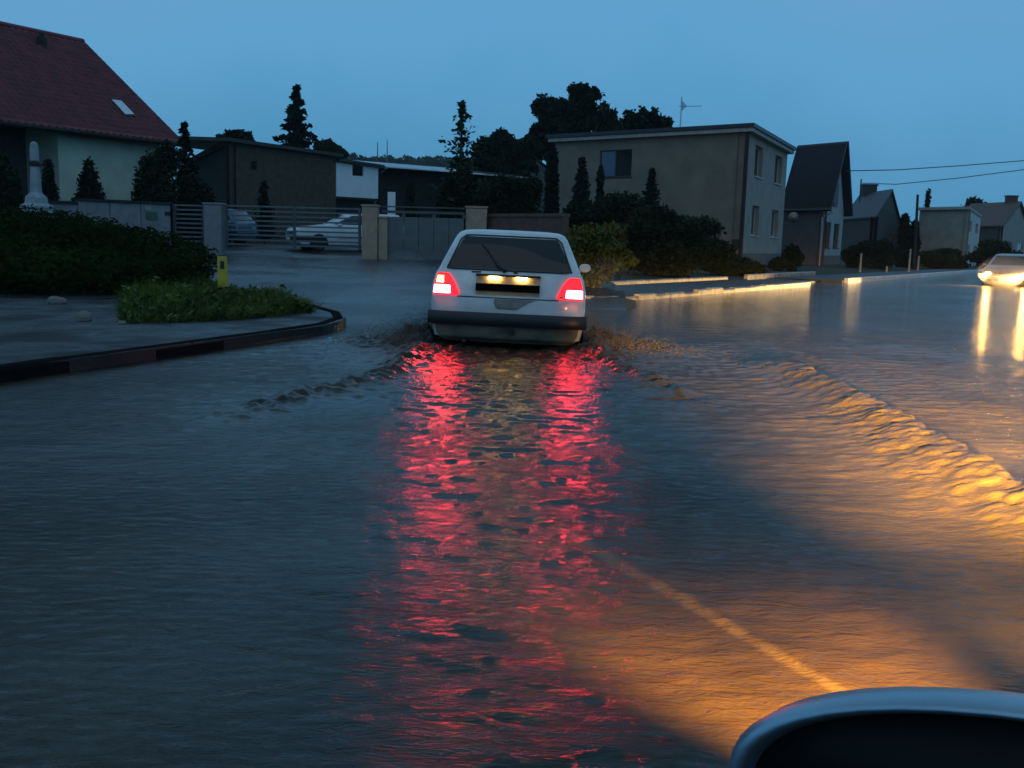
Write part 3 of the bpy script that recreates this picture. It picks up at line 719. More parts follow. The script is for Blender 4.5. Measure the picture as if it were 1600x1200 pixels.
# skylight
def on_roof(px, py):
    d_ = ray(px, py); N = hd.cross(hn*hw_+Vector((0, 0, hr_))).normalized(); t_ = (hc-CAM).dot(N)/d_.dot(N); return CAM+d_*t_
Nr = hd.cross(hn*hw_+Vector((0, 0, hr_))).normalized(); Nr = Nr if Nr.z > 0 else -Nr
q = [on_roof(173, 160)-inv, on_roof(188, 162)-inv, on_roof(208, 183)-inv, on_roof(194, 183)-inv]
cq = sum(q, Vector())/4
sk = MB().prism([p+(p-cq)*.14+Nr*.02 for p in q], Nr*.10).build('skylight', M_FRAME, hs_)
MB().prism([p+Nr*.123 for p in q], Nr*.01).build('pane', mat('skylight_glass', (.7, .75, .8), .05, dirt=.05, spec=1., metal=.9), sk)
# roof vent and chimney stub
vq = on_roof(66, 74)-inv
MB().box((vq.x-.14, vq.y-.14, vq.z-.1), (vq.x+.14, vq.y+.14, vq.z+.38)).tube([vq+Vector((0, 0, .3)), vq+Vector((0, 0, .55))], .1, 10).build('roof_vent', M_DARKW, hs_)
cq2 = at(230, 205, 37.0)

# --- brick barn with white-faced annex
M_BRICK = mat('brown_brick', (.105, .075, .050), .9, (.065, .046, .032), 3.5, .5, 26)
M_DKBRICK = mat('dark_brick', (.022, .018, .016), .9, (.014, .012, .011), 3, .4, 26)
M_WHITEW = mat('white_boards', (.90, .90, .90), .3, (.82, .82, .82), 2.5)
M_ROOFD = mat('dark_roof_felt', (.03, .03, .032), .45, (.02, .02, .021), 2)
b0 = at(358, 222, 45.0); b1 = at(525, 245, 51.5); bz = .6
def W2(p): return Vector((p.x, p.y, 0))
bd = W2(b1)-W2(b0); bl = bd.length; bd.normalize(); bn = Vector((-bd.y, bd.x, 0))
bh = (b0.z+b1.z)/2
barn = empty('brick_barn', (b0.x, b0.y, bz), 0, 'long dark brick barn with low pitched roof behind the gate', 'barn')
o0 = Vector((b0.x, b0.y, bz)); zt = bh-bz
M_WIN = M_FRAME
ops = [(1.35, 1.75, zt-1.15, zt-.7)]
w_, P_ = wall_open('wall', (0, 0), tuple((bd*bl)[:2]), -.2, zt, ops, M_BRICK, barn)
window(P_, *ops[0], barn, M_FRAME, mull=False, sill=False)
MB().prism([-bd*.3-bn*.35+Vector((0, 0, zt)), bd*(bl+.2)-bn*.35+Vector((0, 0, zt)), bd*(bl+.2)+bn*9+Vector((0, 0, zt+.5)), -bd*.3+bn*9+Vector((0, 0, zt+.5))], (0, 0, .16)).build('roof', M_ROOFD, barn)
lp = W2(at(296, 252, 52.0))-W2(b0); lz = at(296, 252, 52.0).z-bz
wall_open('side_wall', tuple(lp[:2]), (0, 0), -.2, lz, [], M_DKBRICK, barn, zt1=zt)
MB().prism([lp+Vector((0, 0, lz+.05)), Vector((0, 0, zt+.14)), Vector((0, 0, zt-.12)), lp+Vector((0, 0, lz-.22))], bn*.3).build('verge_board', M_DARKW, barn)
# annex with white boards
a0 = at(525, 252, 51.6); a1 = at(591, 262, 53.5)
an = empty('white_annex', (a0.x, a0.y, bz), 0, 'white boarded annex wall with small dark window, joined to the barn', 'shed')
ad_ = W2(a1)-W2(a0); al = ad_.length; ad_.normalize(); ann = Vector((-ad_.y, ad_.x, 0)); az = a0.z-bz-.05
zlow = at(555, 308, 52.2).z-bz
ops = [(al*.38, al*.64, az-.62, az-.06)]
w_, P_ = wall_open('wall', (0, 0), tuple((ad_*al)[:2]), zlow, az, ops, M_WHITEW, an, zt1=a1.z-bz-.05)
window(P_, *ops[0], an, M_FRAME, mull=False, sill=False)
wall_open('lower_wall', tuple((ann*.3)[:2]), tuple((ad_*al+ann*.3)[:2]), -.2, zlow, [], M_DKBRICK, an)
MB().prism([-ann*.3+Vector((0, 0, az+.06)), ad_*(al+.2)-ann*.3+Vector((0, 0, a1.z-bz+.02)), ad_*(al+.2)+ann*6+Vector((0, 0, a1.z-bz+.3)), ann*6+Vector((0, 0, az+.4))], (0, 0, .13)).build('roof', M_ROOFD, an)
MB().box((0, 0, zlow-.14), (al, .02, zlow-.01), Matrix(((ad_.x, -ann.x, 0, 0), (ad_.y, -ann.y, 0, 0), (0, 0, 1, 0), (0, 0, 0, 1)))).build('sill_board', M_DARKW, an)
# low dark shed further right
s0 = at(592, 264, 54.0); s1 = at(815, 262, 60.0)
sh = empty('low_shed', (s0.x, s0.y, bz), 0, 'long low dark shed with pale roof edge behind the yard trees', 'shed')
sd_ = W2(s1)-W2(s0); sll = sd_.length; sd_.normalize(); sn = Vector((-sd_.y, sd_.x, 0)); sz = (s0.z+s1.z)/2-bz-.1
w_, P_ = wall_open('wall', (0, 0), tuple((sd_*sll)[:2]), -.2, sz-.2, [(sll*.84, sll*.93, sz-1.5, sz-.7)], M_DKBRICK, sh)
window(P_, sll*.84, sll*.93, sz-1.5, sz-.7, sh, M_FRAME, sill=False)
M_METALR = mat('sheet_metal_roof', (.30, .33, .37), .28, (.20, .22, .25), 2., metal=.7)
MB().prism([-sn*.6+Vector((0, 0, sz-.22)), sd_*sll-sn*.6+Vector((0, 0, sz-.22)), sd_*sll+sn*4+Vector((0, 0, sz+.35)), sn*4+Vector((0, 0, sz+.35))], (0, 0, .10)).build('roof', M_METALR, sh)
MB().tube([-sn*.68+Vector((0, 0, sz-.2)), sd_*sll-sn*.68+Vector((0, 0, sz-.2))], .07, 8).build('gutter', M_CHROME, sh)
MB().tube([-sn*.68+Vector((.1, 0, sz-.25)), Vector((-.35, -.05, sz-.8)), Vector((-.38, -.05, 0))], .05, 8).build('downpipe', M_CHROME, sh)
dp0 = at(606, 300, 53.0)-Vector((s0.x, s0.y, bz)); dp1 = at(618, 325, 53.0)-Vector((s0.x, s0.y, bz))
MB().box((dp0.x, dp0.y-.1, dp1.z-.9), (dp0.x+.42, dp0.y, dp0.z)).build('door_panel', M_WHITEW, sh, bevel=.02)

# --- flat-roofed two-storey house
M_APT = mat('brown_grey_render', (.235, .195, .145), .92, (.165, .138, .105), 1.1, .25, 35)
M_APT2 = mat('grey_render', (.36, .33, .27), .92, (.28, .26, .215), 1.4, .2, 35)
M_PLINTH = mat('plinth_render', (.20, .16, .14), .9, bump=.3)
M_FASC = mat('pale_fascia', (.42, .40, .36), .7)
c0 = at(1168, 200, 45.0); cl = at(868, 216, 51.6); cR = at(1231, 236, 54.5)
zR = c0.z; az_ = zg(c0.x, 45)-.05
ap = empty('flat_roofed_house', (c0.x, c0.y, az_), 0, 'grey-brown two-storey house with flat roof and corner downpipe, behind the bushes', 'house')
O = Vector((c0.x, c0.y, 0)); vl = W2(cl)-O; vr = W2(cR)-O
H = zR-az_; dl = -vl.normalized(); ll = vl.length
def u_of(px, py):       # along left wall from its left end
    d_ = ray(px, py); den = d_.x*dl.y-d_.y*dl.x; a = W2(cl); t_ = (a.x*dl.y-a.y*dl.x)/den; p = CAM+d_*t_; return (W2(p)-a).dot(dl), p.z-az_
ua, za = u_of(936, 277); ub, zb = u_of(988, 233)
ops = [(ua, ub, za, zb)]
w_, P_ = wall_open('wall', tuple(vl[:2]), (0, 0), -.3, H, ops, M_APT, ap)
M_SKYP = mat('sky_reflect_pane', (.10, .16, .24), .15, dirt=.1)  # sky reflection painted into the left pane as a blue tint
window(P_, ua, ub, za, zb, ap, M_FRAME, [M_SKYP, M_GLASS], split=.48)
dr = vr.normalized(); lr = vr.length
def u_r(px, py):
    d_ = ray(px, py); den = d_.x*dr.y-d_.y*dr.x; t_ = (O.x*dr.y-O.y*dr.x)/den; p = CAM+d_*t_; return (W2(p)-O).dot(dr), p.z-az_
ops = []
for (xa, ya, xb, yb) in ((1178, 276, 1193, 232), (1209, 288, 1223, 245), (1173, 369, 1187, 323), (1204, 372, 1217, 331)):
    u0, z0 = u_r(xa, ya); u1, z1 = u_r(xb, yb); ops.append((u0, u1, z0+.05, z1))
ops[1] = (ops[1][0], ops[1][1], ops[0][2], ops[0][3]); ops[3] = (ops[3][0], ops[3][1], ops[2][2], ops[2][3])
zs_h = H
w_, P_ = wall_open('wall', (0, 0), tuple(vr[:2]), .75, H, ops, M_APT2, ap, depth=.28)
for o_ in ops: window(P_, *o_, ap, M_WFRAME, depth=.26)
wall_open('plinth', (.03, -.02), tuple((vr+vr.normalized()*.03)[:2]), -.5, .747, [], M_PLINTH, ap)
wall_open('rear_wall', tuple(vr[:2]), tuple((vr+vl)[:2]), -.3, H, [], M_APT, ap)
rz_ = lambda p, z: Vector((p.x, p.y, z))
ex = (-(vl.normalized()+dr))*.35
corners = [(-vl.normalized()-dr)*.32, vr+(dr-vl.normalized())*.32, vr+vl+(vl.normalized()+dr)*.32, vl+(vl.normalized()-dr)*.32]
MB().prism([rz_(p, H-.19) for p in [c*1.0 for c in corners]], (0, 0, .17)).build('fascia', M_FASC, ap)
big = [p+(p-(vr+vl)/2).normalized()*.12 for p in corners]
MB().prism([rz_(p, H+.0) for p in big], (0, 0, .17)).build('roof', M_ROOFD, ap)
MB().tube([Vector((-.02, -.14, H-.2)), Vector((-.02, -.14, .25))], .085, 10).build('downpipe', M_DARKW, ap)
mb_, zb_ = u_of(1150, 381); q = P_(0, 0)
bx = W2(cl)+dl*mb_-O
MB().box((bx.x-.22, bx.y-.25, zb_-.18), (bx.x+.22, bx.y-.02, zb_+.2)).build('meter_box', M_DARKW, ap)
# roof aerial
aq = at(1063, 196, 50.5); atp = at(1063, 151, 50.5)
ae = empty('roof_aerial', (aq.x, aq.y, aq.z), 0, 'thin television aerial on a mast above the flat roof', 'aerial')
hh = atp.z-aq.z
MB().tube([(0, 0, -.6), (0, 0, hh)], .035, 8).build('mast', M_CHROME, ae)
MB().tube([(-.12, 0, hh*.66), (1.05, 0, hh*.70)], .014, 6).build('boom', M_CHROME, ae)
for k in range(7):
    x = .08+.15*k; MB().tube([(x, -.28+.02*k, hh*.67), (x, .28-.02*k, hh*.67)], .008, 5).build('element', M_CHROME, ae)
MB().prism([(.04, 0, hh*.5), (.30, 0, hh*.68), (.04, 0, hh*.85)], (0, .03, 0)).build('reflector', M_CHROME, ae)

# --- gabled house with narrow pale facade
M_SLATE = mat('dark_slate', (.030, .026, .034), .6, (.02, .018, .024), 2)
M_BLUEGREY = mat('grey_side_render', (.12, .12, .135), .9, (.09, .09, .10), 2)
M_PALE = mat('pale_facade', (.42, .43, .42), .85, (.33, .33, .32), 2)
g0 = at(1288, 322, 58.5); gbz = zg(g0.x, 58)-.1
gh = empty('gabled_house', (g0.x, g0.y, gbz), 0, 'narrow gabled house with steep dark roof and pale street front', 'house')
OG = Vector((g0.x, g0.y, 0)); gl = W2(at(1222, 320, 61.5))-OG; gr = W2(at(1319, 322, 65.5))-OG
ez = g0.z-gbz; apx = at(1319, 224, 62.3); rdz = apx.z-gbz
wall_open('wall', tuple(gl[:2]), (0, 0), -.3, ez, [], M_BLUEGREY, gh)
gL = gr.length
ops = [(gL*.12, gL*.40, 1.2, 2.75), (gL*.55, gL*.84, 1.2, 2.75)]
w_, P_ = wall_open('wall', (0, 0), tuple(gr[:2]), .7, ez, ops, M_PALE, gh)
for o_ in ops: window(P_, *o_, gh, M_FRAME)
wall_open('plinth', (.03, -.02), tuple((gr*1.005)[:2]), -.4, .697, [], M_PLINTH, gh)
mid = gr*.5
gm = MB().add([Vector((0, 0, ez)), rz_(gr, ez), rz_(mid, rdz-.2)], [(0, 1, 2)]).build('gable', M_PALE, gh)
gdir = gr.normalized(); gnn = Vector((gdir.y, -gdir.x, 0))
MB().box((gL*.40, -.06, ez+.15), (gL*.60, -.02, ez+1.6), Matrix(((gdir.x, -gnn.x, 0, 0), (gdir.y, -gnn.y, 0, 0), (0, 0, 1, 0), (0, 0, 0, 1)))).build('window', M_FRAME, gh)
ov = gnn*.5
rise = Vector((0, 0, rdz)); sl_l = -gdir*.45
eaveL0 = sl_l+ov+Vector((0, 0, ez-.32)); eaveL1 = eaveL0+gl-ov; rd0 = mid+ov+Vector((0, 0, rdz)); rd1 = rd0+gl
eaveR0 = gr+gdir*.45+ov+Vector((0, 0, ez-.32)); eaveR1 = eaveR0+gl-ov
nl = (eaveL1-eaveL0).cross(rd0-eaveL0).normalized(); nl = nl if nl.z > 0 else -nl
nr_ = (eaveR1-eaveR0).cross(rd0-eaveR0).normalized(); nr_ = nr_ if nr_.z > 0 else -nr_
tiled_plane('roof', eaveL0+nl*.1, eaveL1-eaveL0, rd0-eaveL0, 24, 20, M_SLATE, gh, wav=.01, step=.025)
MB().prism([eaveL0, eaveL1, rd1, rd0], nl*.11).prism([eaveR0, eaveR1, rd1, rd0], nr_*.14).build('roof_slab', M_SLATE, gh)
ds = at(1237, 340, 60.0)-Vector((OG.x, OG.y, gbz))
MB().loft([[ds+Vector((.33*k*math.cos(6.2832*i/18), -.25-.1*k*k, .33*k*math.sin(6.2832*i/18))) for i in range(18)] for k in (.1, .5, .8, 1.)]).build('satellite_dish', M_FASC, gh, smooth=True)
MB().tube([eaveL0+Vector((.1, 0, 0)), Vector((-.1, -.1, ez-.7)), Vector((-.08, -.1, .1))], .05, 8).build('downpipe', M_FASC, gh)

# --- generic far house: box walls with pitched or flat roof
def far_house(name, label, pl, pc_, pr_, zbase, eave_px, ridge, mw, mw2, mr, roof='gable', wins=(), chimney=None):
    """pl,pc_,pr_: (px, depth) of left end, near corner, right end; eave height from (px,py,depth)"""
    C0 = W2(at(pc_[0], 400, pc_[1])); Lp = W2(at(pl[0], 400, pl[1]))-C0; Rp = W2(at(pr_[0], 400, pr_[1]))-C0
    e_ = at(*eave_px).z-zbase; h = empty(name, (C0.x, C0.y, zbase), 0, label, 'house')
    wall_open('wall', tuple(Lp[:2]), (0, 0), -.4, e_, [], mw, h)
    ops = []
    for (u0, u1, z0, z1) in wins: ops.append((u0*Rp.length, u1*Rp.length, z0*e_, z1*e_))
    w_, P_ = wall_open('wall', (0, 0), tuple(Rp[:2]), -.4, e_, ops, mw2, h)
    for o_ in ops: window(P_, *o_, h, M_WFRAME if mw2 is not M_PALE else M_FRAME, sill=False)
    wall_open('rear_wall', tuple(Rp[:2]), tuple((Rp+Lp)[:2]), -.4, e_, [], mw, h)
    if roof == 'flat':
        k = [-.02*(Lp+Rp), Rp*1.02-Lp*.02, (Rp+Lp)*1.02, Lp*1.02-Rp*.02]
        MB().prism([rz_(p, e_) for p in k], (0, 0, .22)).build('roof', mr, h)
    else:
        rh = at(*ridge).z-zbase; mid = Rp*.5
        ov = -Lp.normalized()*.4; sp = Rp.normalized()*.35
        a0, a1 = -sp+ov+Vector((0, 0, e_-.15)), -sp+Lp+Vector((0, 0, e_-.15)); c0_, c1 = Rp+sp+ov+Vector((0, 0, e_-.15)), Rp+sp+Lp+Vector((0, 0, e_-.15))
        r0, r1 = mid+ov+Vector((0, 0, rh)), mid+Lp+Vector((0, 0, rh))
        MB().prism([a0, a1, r1, r0], (0, 0, .14)).prism([c0_, c1, r1, r0], (0, 0, .14)).build('roof', mr, h)
        MB().add([Vector((0, 0, e_)), rz_(Rp, e_), rz_(mid, rh-.1)], [(0, 1, 2)]).build('gable', mw2, h)
        if chimney:
            cp = r0.lerp(r1, chimney); s_ = .35
            MB().box((cp.x-.6, cp.y-s_, cp.z-.8), (cp.x+.6, cp.y+s_, cp.z+.75)).box((cp.x-.68, cp.y-s_-.08, cp.z+.75), (cp.x+.68, cp.y+s_+.08, cp.z+.87)).build('chimney', mr, h)
    return h
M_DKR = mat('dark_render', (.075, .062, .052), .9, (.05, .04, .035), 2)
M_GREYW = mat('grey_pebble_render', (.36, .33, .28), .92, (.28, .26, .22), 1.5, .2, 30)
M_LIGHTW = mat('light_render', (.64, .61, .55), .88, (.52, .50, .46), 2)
M_REDR = mat('weathered_red_roof', (.12, .045, .035), .7, (.07, .03, .025), 2)
far_house('dark_house', 'dark pitched-roof house with chimney between gabled house and tall thujas', (1312, 82), (1362, 74), (1402, 90), .35, (1362, 338, 74), (1345, 292, 78), M_DKR, M_DKR, M_SLATE, wins=[(.55, .85, .35, .6)], chimney=.72)
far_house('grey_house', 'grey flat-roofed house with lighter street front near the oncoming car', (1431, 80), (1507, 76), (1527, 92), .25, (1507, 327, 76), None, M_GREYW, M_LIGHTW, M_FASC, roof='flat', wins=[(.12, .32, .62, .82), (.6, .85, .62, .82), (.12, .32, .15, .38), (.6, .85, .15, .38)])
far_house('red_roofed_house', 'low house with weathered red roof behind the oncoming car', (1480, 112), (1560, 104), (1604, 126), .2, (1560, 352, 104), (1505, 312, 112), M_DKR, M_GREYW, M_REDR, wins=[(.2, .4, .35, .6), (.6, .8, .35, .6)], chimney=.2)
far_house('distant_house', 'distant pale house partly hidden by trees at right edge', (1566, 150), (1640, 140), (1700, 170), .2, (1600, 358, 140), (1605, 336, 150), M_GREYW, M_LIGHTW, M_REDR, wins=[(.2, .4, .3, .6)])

# ------------------------------------------------------------------ fence, gates and pillars by the driveway
FY = 31.0
M_PILL = mat('rough_pillar', (.52, .33, .22), .9, (.38, .245, .165), 4, .4, 30)
M_PILLG = mat('grey_pillar', (.27, .26, .26), .9, (.20, .19, .19), 4, .4, 30)
M_SLAT = mat('grey_steel_slat', (.16, .16, .165), .45, dirt=.3, metal=.2)
M_POSTM = mat('gate_post_steel', (.10, .10, .105), .45, metal=.2)
def Xp(px, y=FY): return at(px, 360, y).x
def Zp(px, py, y=FY): return at(px, py, y).z
def pillar(name, x0, x1, zt, y=FY, d=.45, m=M_PILL, label=None, capm=None, zb=.2):
    p = empty(name, ((x0+x1)/2, y, zb), 0, label, 'pillar'); w = (x1-x0)/2
    MB().box((-w, -d/2, 0), (w, d/2, zt-zb)).build('shaft', m, p, bevel=.02)
    MB().box((-w-.03, -d/2-.03, zt-zb+.002), (w+.03, d/2+.03, zt-zb+.06)).build('cap', capm or m, p, bevel=.01)
    return p
pillar('gate_pillar', Xp(322), Xp(349), Zp(335, 320), label='grey rendered pillar between the small gate and wide slatted gate', m=M_PILLG)
pillar('gate_pillar', Xp(567), Xp(591), Zp(579, 323), label='tan rendered pillar at right end of the wide slatted gate')
pillar('gate_pillar', Xp(592), Xp(606), Zp(599, 341), label='short tan pillar beside the panelled gate', y=FY+.05, d=.4)
pillar('gate_pillar', Xp(727), Xp(760), Zp(745, 325), label='tan pillar at right of the panelled gate, above the white car', y=FY+.3)
# garden wall left with coping, running towards us
wl0 = at(268, 392, FY-.3); wl1 = at(70, 345, 28.4)
gw = empty('garden_wall', (wl0.x, wl0.y, .2), 0, 'grey rendered garden wall with dark coping left of the small gate', 'wall')
v_ = W2(wl1)-W2(wl0); Lw = v_.length; v_.normalize(); nn_ = Vector((v_.y, -v_.x, 0)); nn_ = nn_ if nn_.y > 0 else -nn_
top = Zp(240, 319, FY-.6)
Mw = Matrix(((v_.x, nn_.x, 0, 0), (v_.y, nn_.y, 0, 0), (0, 0, 1, 0), (0, 0, 0, 1)))
npan = 4
for k in range(npan):
    MB().box((Lw*k/npan+.008, 0, 0), (Lw*(k+1)/npan-.008, .25, top-.2-(.0 if k < 3 else .1)), Mw).build('wall_panel', M_PILLG, gw, bevel=.01)
    MB().box((Lw*k/npan, -.06, top-.198-(.0 if k < 3 else .1)), (Lw*(k+1)/npan-.004, .31, top-.12-(.0 if k < 3 else .1)), Mw).build('coping', M_DARKW, gw)
for (px, py, s_, mm) in ((226, 325, .09, M_FASC), (231, 337, .17, mat('green_plate', (.05, .12, .08), .5)), (250, 333, .08, M_DARKW)):
    u_ = (wl0.x-at(px, py, 30).x)/abs(v_.x); 
    z_ = at(px, py, 30.2).z-.2
    MB().box((u_-s_, -.03, z_-s_*.7), (u_+s_, -.002, z_+s_*.7), Mw).build('house_number_plate' if mm is not M_DARKW else 'letter_slot', mm, gw)

def slat_gate(name, label, xa, xb, posts, zlo, zhi, n, y):
    gt = empty(name, (xa, y, zlo-.1), 0, label, 'gate'); zb = zlo-.1
    for px_ in posts:
        MB().box((px_-xa-.04, -.05, 0), (px_-xa+.04, .05, zhi-zb+.03)).build('post', M_POSTM, gt, bevel=.008)
    for a, c in zip(posts, posts[1:]):
        me = None
        for k in range(n):
            z = zlo+(zhi-zlo)*k/(n-1)
            if me is None:
                o = MB().box((0, -.015, -.026), (c-a-.084, .015, .026)).build('slat', M_SLAT, gt); me = o.data
            else:
                o = link(bpy.data.objects.new('slat', me), gt)
            o.location = (a-xa+.042, 0, z-zb)
    return gt
slat_gate('slatted_gate', 'wide grey gate of horizontal slats in front of the parked cars', Xp(353), Xp(563), [Xp(354), Xp(460), Xp(562)], Zp(460, 384), Zp(460, 324), 9, FY)
slat_gate('small_gate', 'small slatted pedestrian gate between garden wall and grey pillar', Xp(273), Xp(320), [Xp(273), Xp(319)], Zp(300, 377), Zp(300, 321), 9, FY)
# panelled gate with glossy boards reflecting the headlights
M_PANEL = mat('gate_panel', (.14, .115, .10), .22, (.10, .08, .07), 3, spec=.7)
pg = empty('panelled_gate', (Xp(607), FY, .3), 0, 'brown panelled gate under a top rail, catching a yellow headlight reflection', 'gate')
x0, x1 = 0, Xp(725)-Xp(607); zt_ = Zp(660, 340)-.3; npn = 5
for k in range(npn):
    MB().box((x1*k/npn+.006, -.02, .1), (x1*(k+1)/npn-.006, .02, zt_)).build('panel', M_PANEL, pg, bevel=.006)
MB().box((x0-.2, -.04, zt_+.12), (x1, .04, zt_+.20)).build('top_rail', M_POSTM, pg)
MB().box((x0-.2, -.04, zt_+.30), (x1, .04, zt_+.34)).build('top_rail', M_POSTM, pg)
for k in (1, 3, 5): MB().box((x1*k/5-.05, -.03, zt_), (x1*k/5+.05, .03, zt_+.12)).build('bracket', M_POSTM, pg)
# brick wall continuing right
rw0 = at(762, 345, FY+.4); rw1 = at(880, 350, FY-2)
bwall = empty('low_brick_wall', (rw0.x, rw0.y, .2), 0, 'low reddish wall right of the panelled gate, running behind the bushes', 'wall')
v2 = W2(rw1)-W2(rw0); L2_ = v2.length; v2.normalize(); n2_ = Vector((-v2.y, v2.x, 0))
M2 = Matrix(((v2.x, n2_.x, 0, 0), (v2.y, n2_.y, 0, 0), (0, 0, 1, 0), (0, 0, 0, 1)))
zt2 = Zp(790, 334)-.2
M_RBW = mat('red_brown_wall', (.16, .09, .07), .9, (.11, .06, .05), 5, .4, 30)
for k in range(3): MB().box((L2_*k/3+.006, 0, 0), (L2_*(k+1)/3-.006, .25, zt2-.1), M2).build('wall_panel', M_RBW, bwall)
MB().box((0, -.05, zt2-.098), (L2_, .3, zt2), M2).build('coping', M_RBW, bwall)

# ------------------------------------------------------------------ vegetation
def leaf_quads(P, size, up=.3, elong=1.6):
    n = len(P); a = rng.normal(size=(n, 3)); a[:, 2] *= (1-up); a /= np.linalg.norm(a, axis=1)[:, None]
    b_ = rng.normal(size=(n, 3)); b_ -= a*(a*b_).sum(1)[:, None]; b_ /= np.linalg.norm(b_, axis=1)[:, None]
    s = (size*rng.uniform(.6, 1.4, n))[:, None]
    v = np.stack([P-a*s*elong*.5, P+b_*s*.5, P+a*s*elong*.5, P-b_*s*.5], 1).reshape(-1, 3)
    return v, np.arange(4*n).reshape(-1, 4)
def blob_points(blobs, n):
    vol = np.array([r[0]*r[1]*r[2] for _, r in blobs])**.8; cnt = (n*vol/vol.sum()).astype(int)+3; out = []
    for (c, r), k in zip(blobs, cnt):
        d = rng.normal(size=(k, 3)); d /= np.linalg.norm(d, axis=1)[:, None]
        rad = rng.uniform(.35, 1.0, k)**.6
        out.append(np.array(c)+d*rad[:, None]*np.array(r))
    return np.concatenate(out)
def crown(name, blobs, n, size, m, parent, clump=True):
    n = int(n*2.2); size = size*.72
    P = blob_points(blobs, n)
    P += rng.normal(scale=size*.5, size=P.shape)
    v, f = leaf_quads(P, size); return mesh_np(name, v, f, m, parent)
def bush(name, label, px, py_base, depth, wpx, hpx, m, n=2500, size=.09, cat='bush', group=None, nb=12, zoff=0., dy=.7, kind='round'):
    p = at(px, py_base, depth); s = depth/F_PX; w, h = wpx*s, hpx*s
    zb = max(zg(p.x, depth)+zoff, min(p.z, 1.0)) if zoff == 0 else zoff
    top_z = at(px, py_base-hpx, depth).z; zb = zg(p.x, depth); h = top_z-zb
    o = empty(name, (p.x, depth, zb), 0, label, cat, group); bl = []
    for k in range(nb):
        u = random.uniform(-1, 1); hz = random.uniform(.25, .85)
        rr = random.uniform(.22, .40)
        lim = (1-abs(u)**2)**.5 if kind == 'round' else 1
        if kind == 'cone': hz = random.uniform(.1, .95); u *= max(.08, 1-hz); rr *= max(.25, 1.1-hz)
        if kind == 'column': u *= .4; hz = random.uniform(.12, .9); rr = random.uniform(.3, .45)*(1 if hz < .7 else .7)
        bl.append(((u*w*.5*.8, random.uniform(-1, 1)*w*.3*dy, hz*h*(.55+.45*lim if kind == 'round' else 1)), (rr*w*.6, rr*w*.6*dy, rr*h*.42 if kind == 'round' else rr*w*.8)))
    if kind == 'round': bl.append(((0, 0, h*.42), (w*.42, w*.35*dy, h*.45)))
    if kind == 'cone':
        for k in range(8):
            q = k/8; bl.append(((0, 0, h*(.08+.9*q)), (w*.5*(1-q)**.9+.05, w*.5*(1-q)**.9*dy+.05, h*.09)))
    if kind == 'column':
        for k in range(6): bl.append(((0, 0, h*(.1+.15*k)), (w*.38*(1-.08*k), w*.36*dy, h*.13)))
    crown('foliage', bl, n, size, m, o)
    mb = MB()
    for k in range(4):
        a = random.uniform(0, 6.28); mb.tube([(0, 0, -.1), (math.cos(a)*w*.1, math.sin(a)*w*.1, h*.35), (math.cos(a)*w*.2, math.sin(a)*w*.2, h*.65)], [.04, .025, .01], 5)
    mb.build('stem', M_BARK, o)
    return o
def broad_tree(name, label, px, depth, blobs_px, m, n, size, trunk_r=.22, group=None):
    """blobs_px: list of (px,py,rx,ry) in photo pixels of the crown outline at this depth"""
    s = depth/F_PX; base = at(px, 380, depth); zb = zg(base.x, depth); o = empty(name, (base.x, depth, zb), 0, label, 'tree', group); bl = []
    for bx_, by_, rx, ry in blobs_px:
        q = at(bx_, by_, depth); bl.append(((q.x-base.x, random.uniform(-.5, .5)*rx*s, q.z-zb), (rx*s*.78, rx*s*.7, ry*s*.78)))
        for k in range(16):
            a = random.uniform(0, 6.28); z_ = random.uniform(-.9, 1.0); r_ = math.sqrt(max(0, 1-z_*z_))*random.uniform(.8, 1.12); k_ = random.uniform(.12, .28)
            bl.append(((q.x-base.x+math.cos(a)*rx*s*r_, math.sin(a)*rx*s*r_*.8, q.z-zb+z_*ry*s), (rx*s*k_*1.2, rx*s*k_*1.2, ry*s*k_)))
    crown('crown', bl, n, size, m, o)
    mb = MB(); zc = sum(b_[0][2] for b_ in bl)/len(bl)
    mb.tube([(0, 0, -.2), (.05, 0, zc*.45), (0, .05, zc*.9)], [trunk_r, trunk_r*.75, trunk_r*.35], 9)
    mb.build('trunk', M_BARK, o, smooth=True)
    lb = MB()
    for (c, r) in bl[::9]:
        lb.tube([(0, 0, zc*random.uniform(.35, .6)), (c[0]*.5, c[1]*.5, (c[2]+zc*.5)*.5), c], [trunk_r*.45, trunk_r*.28, .03], 6)
    lb.build('limbs' if False else 'limb', M_BARK, o, smooth=True)
    return o
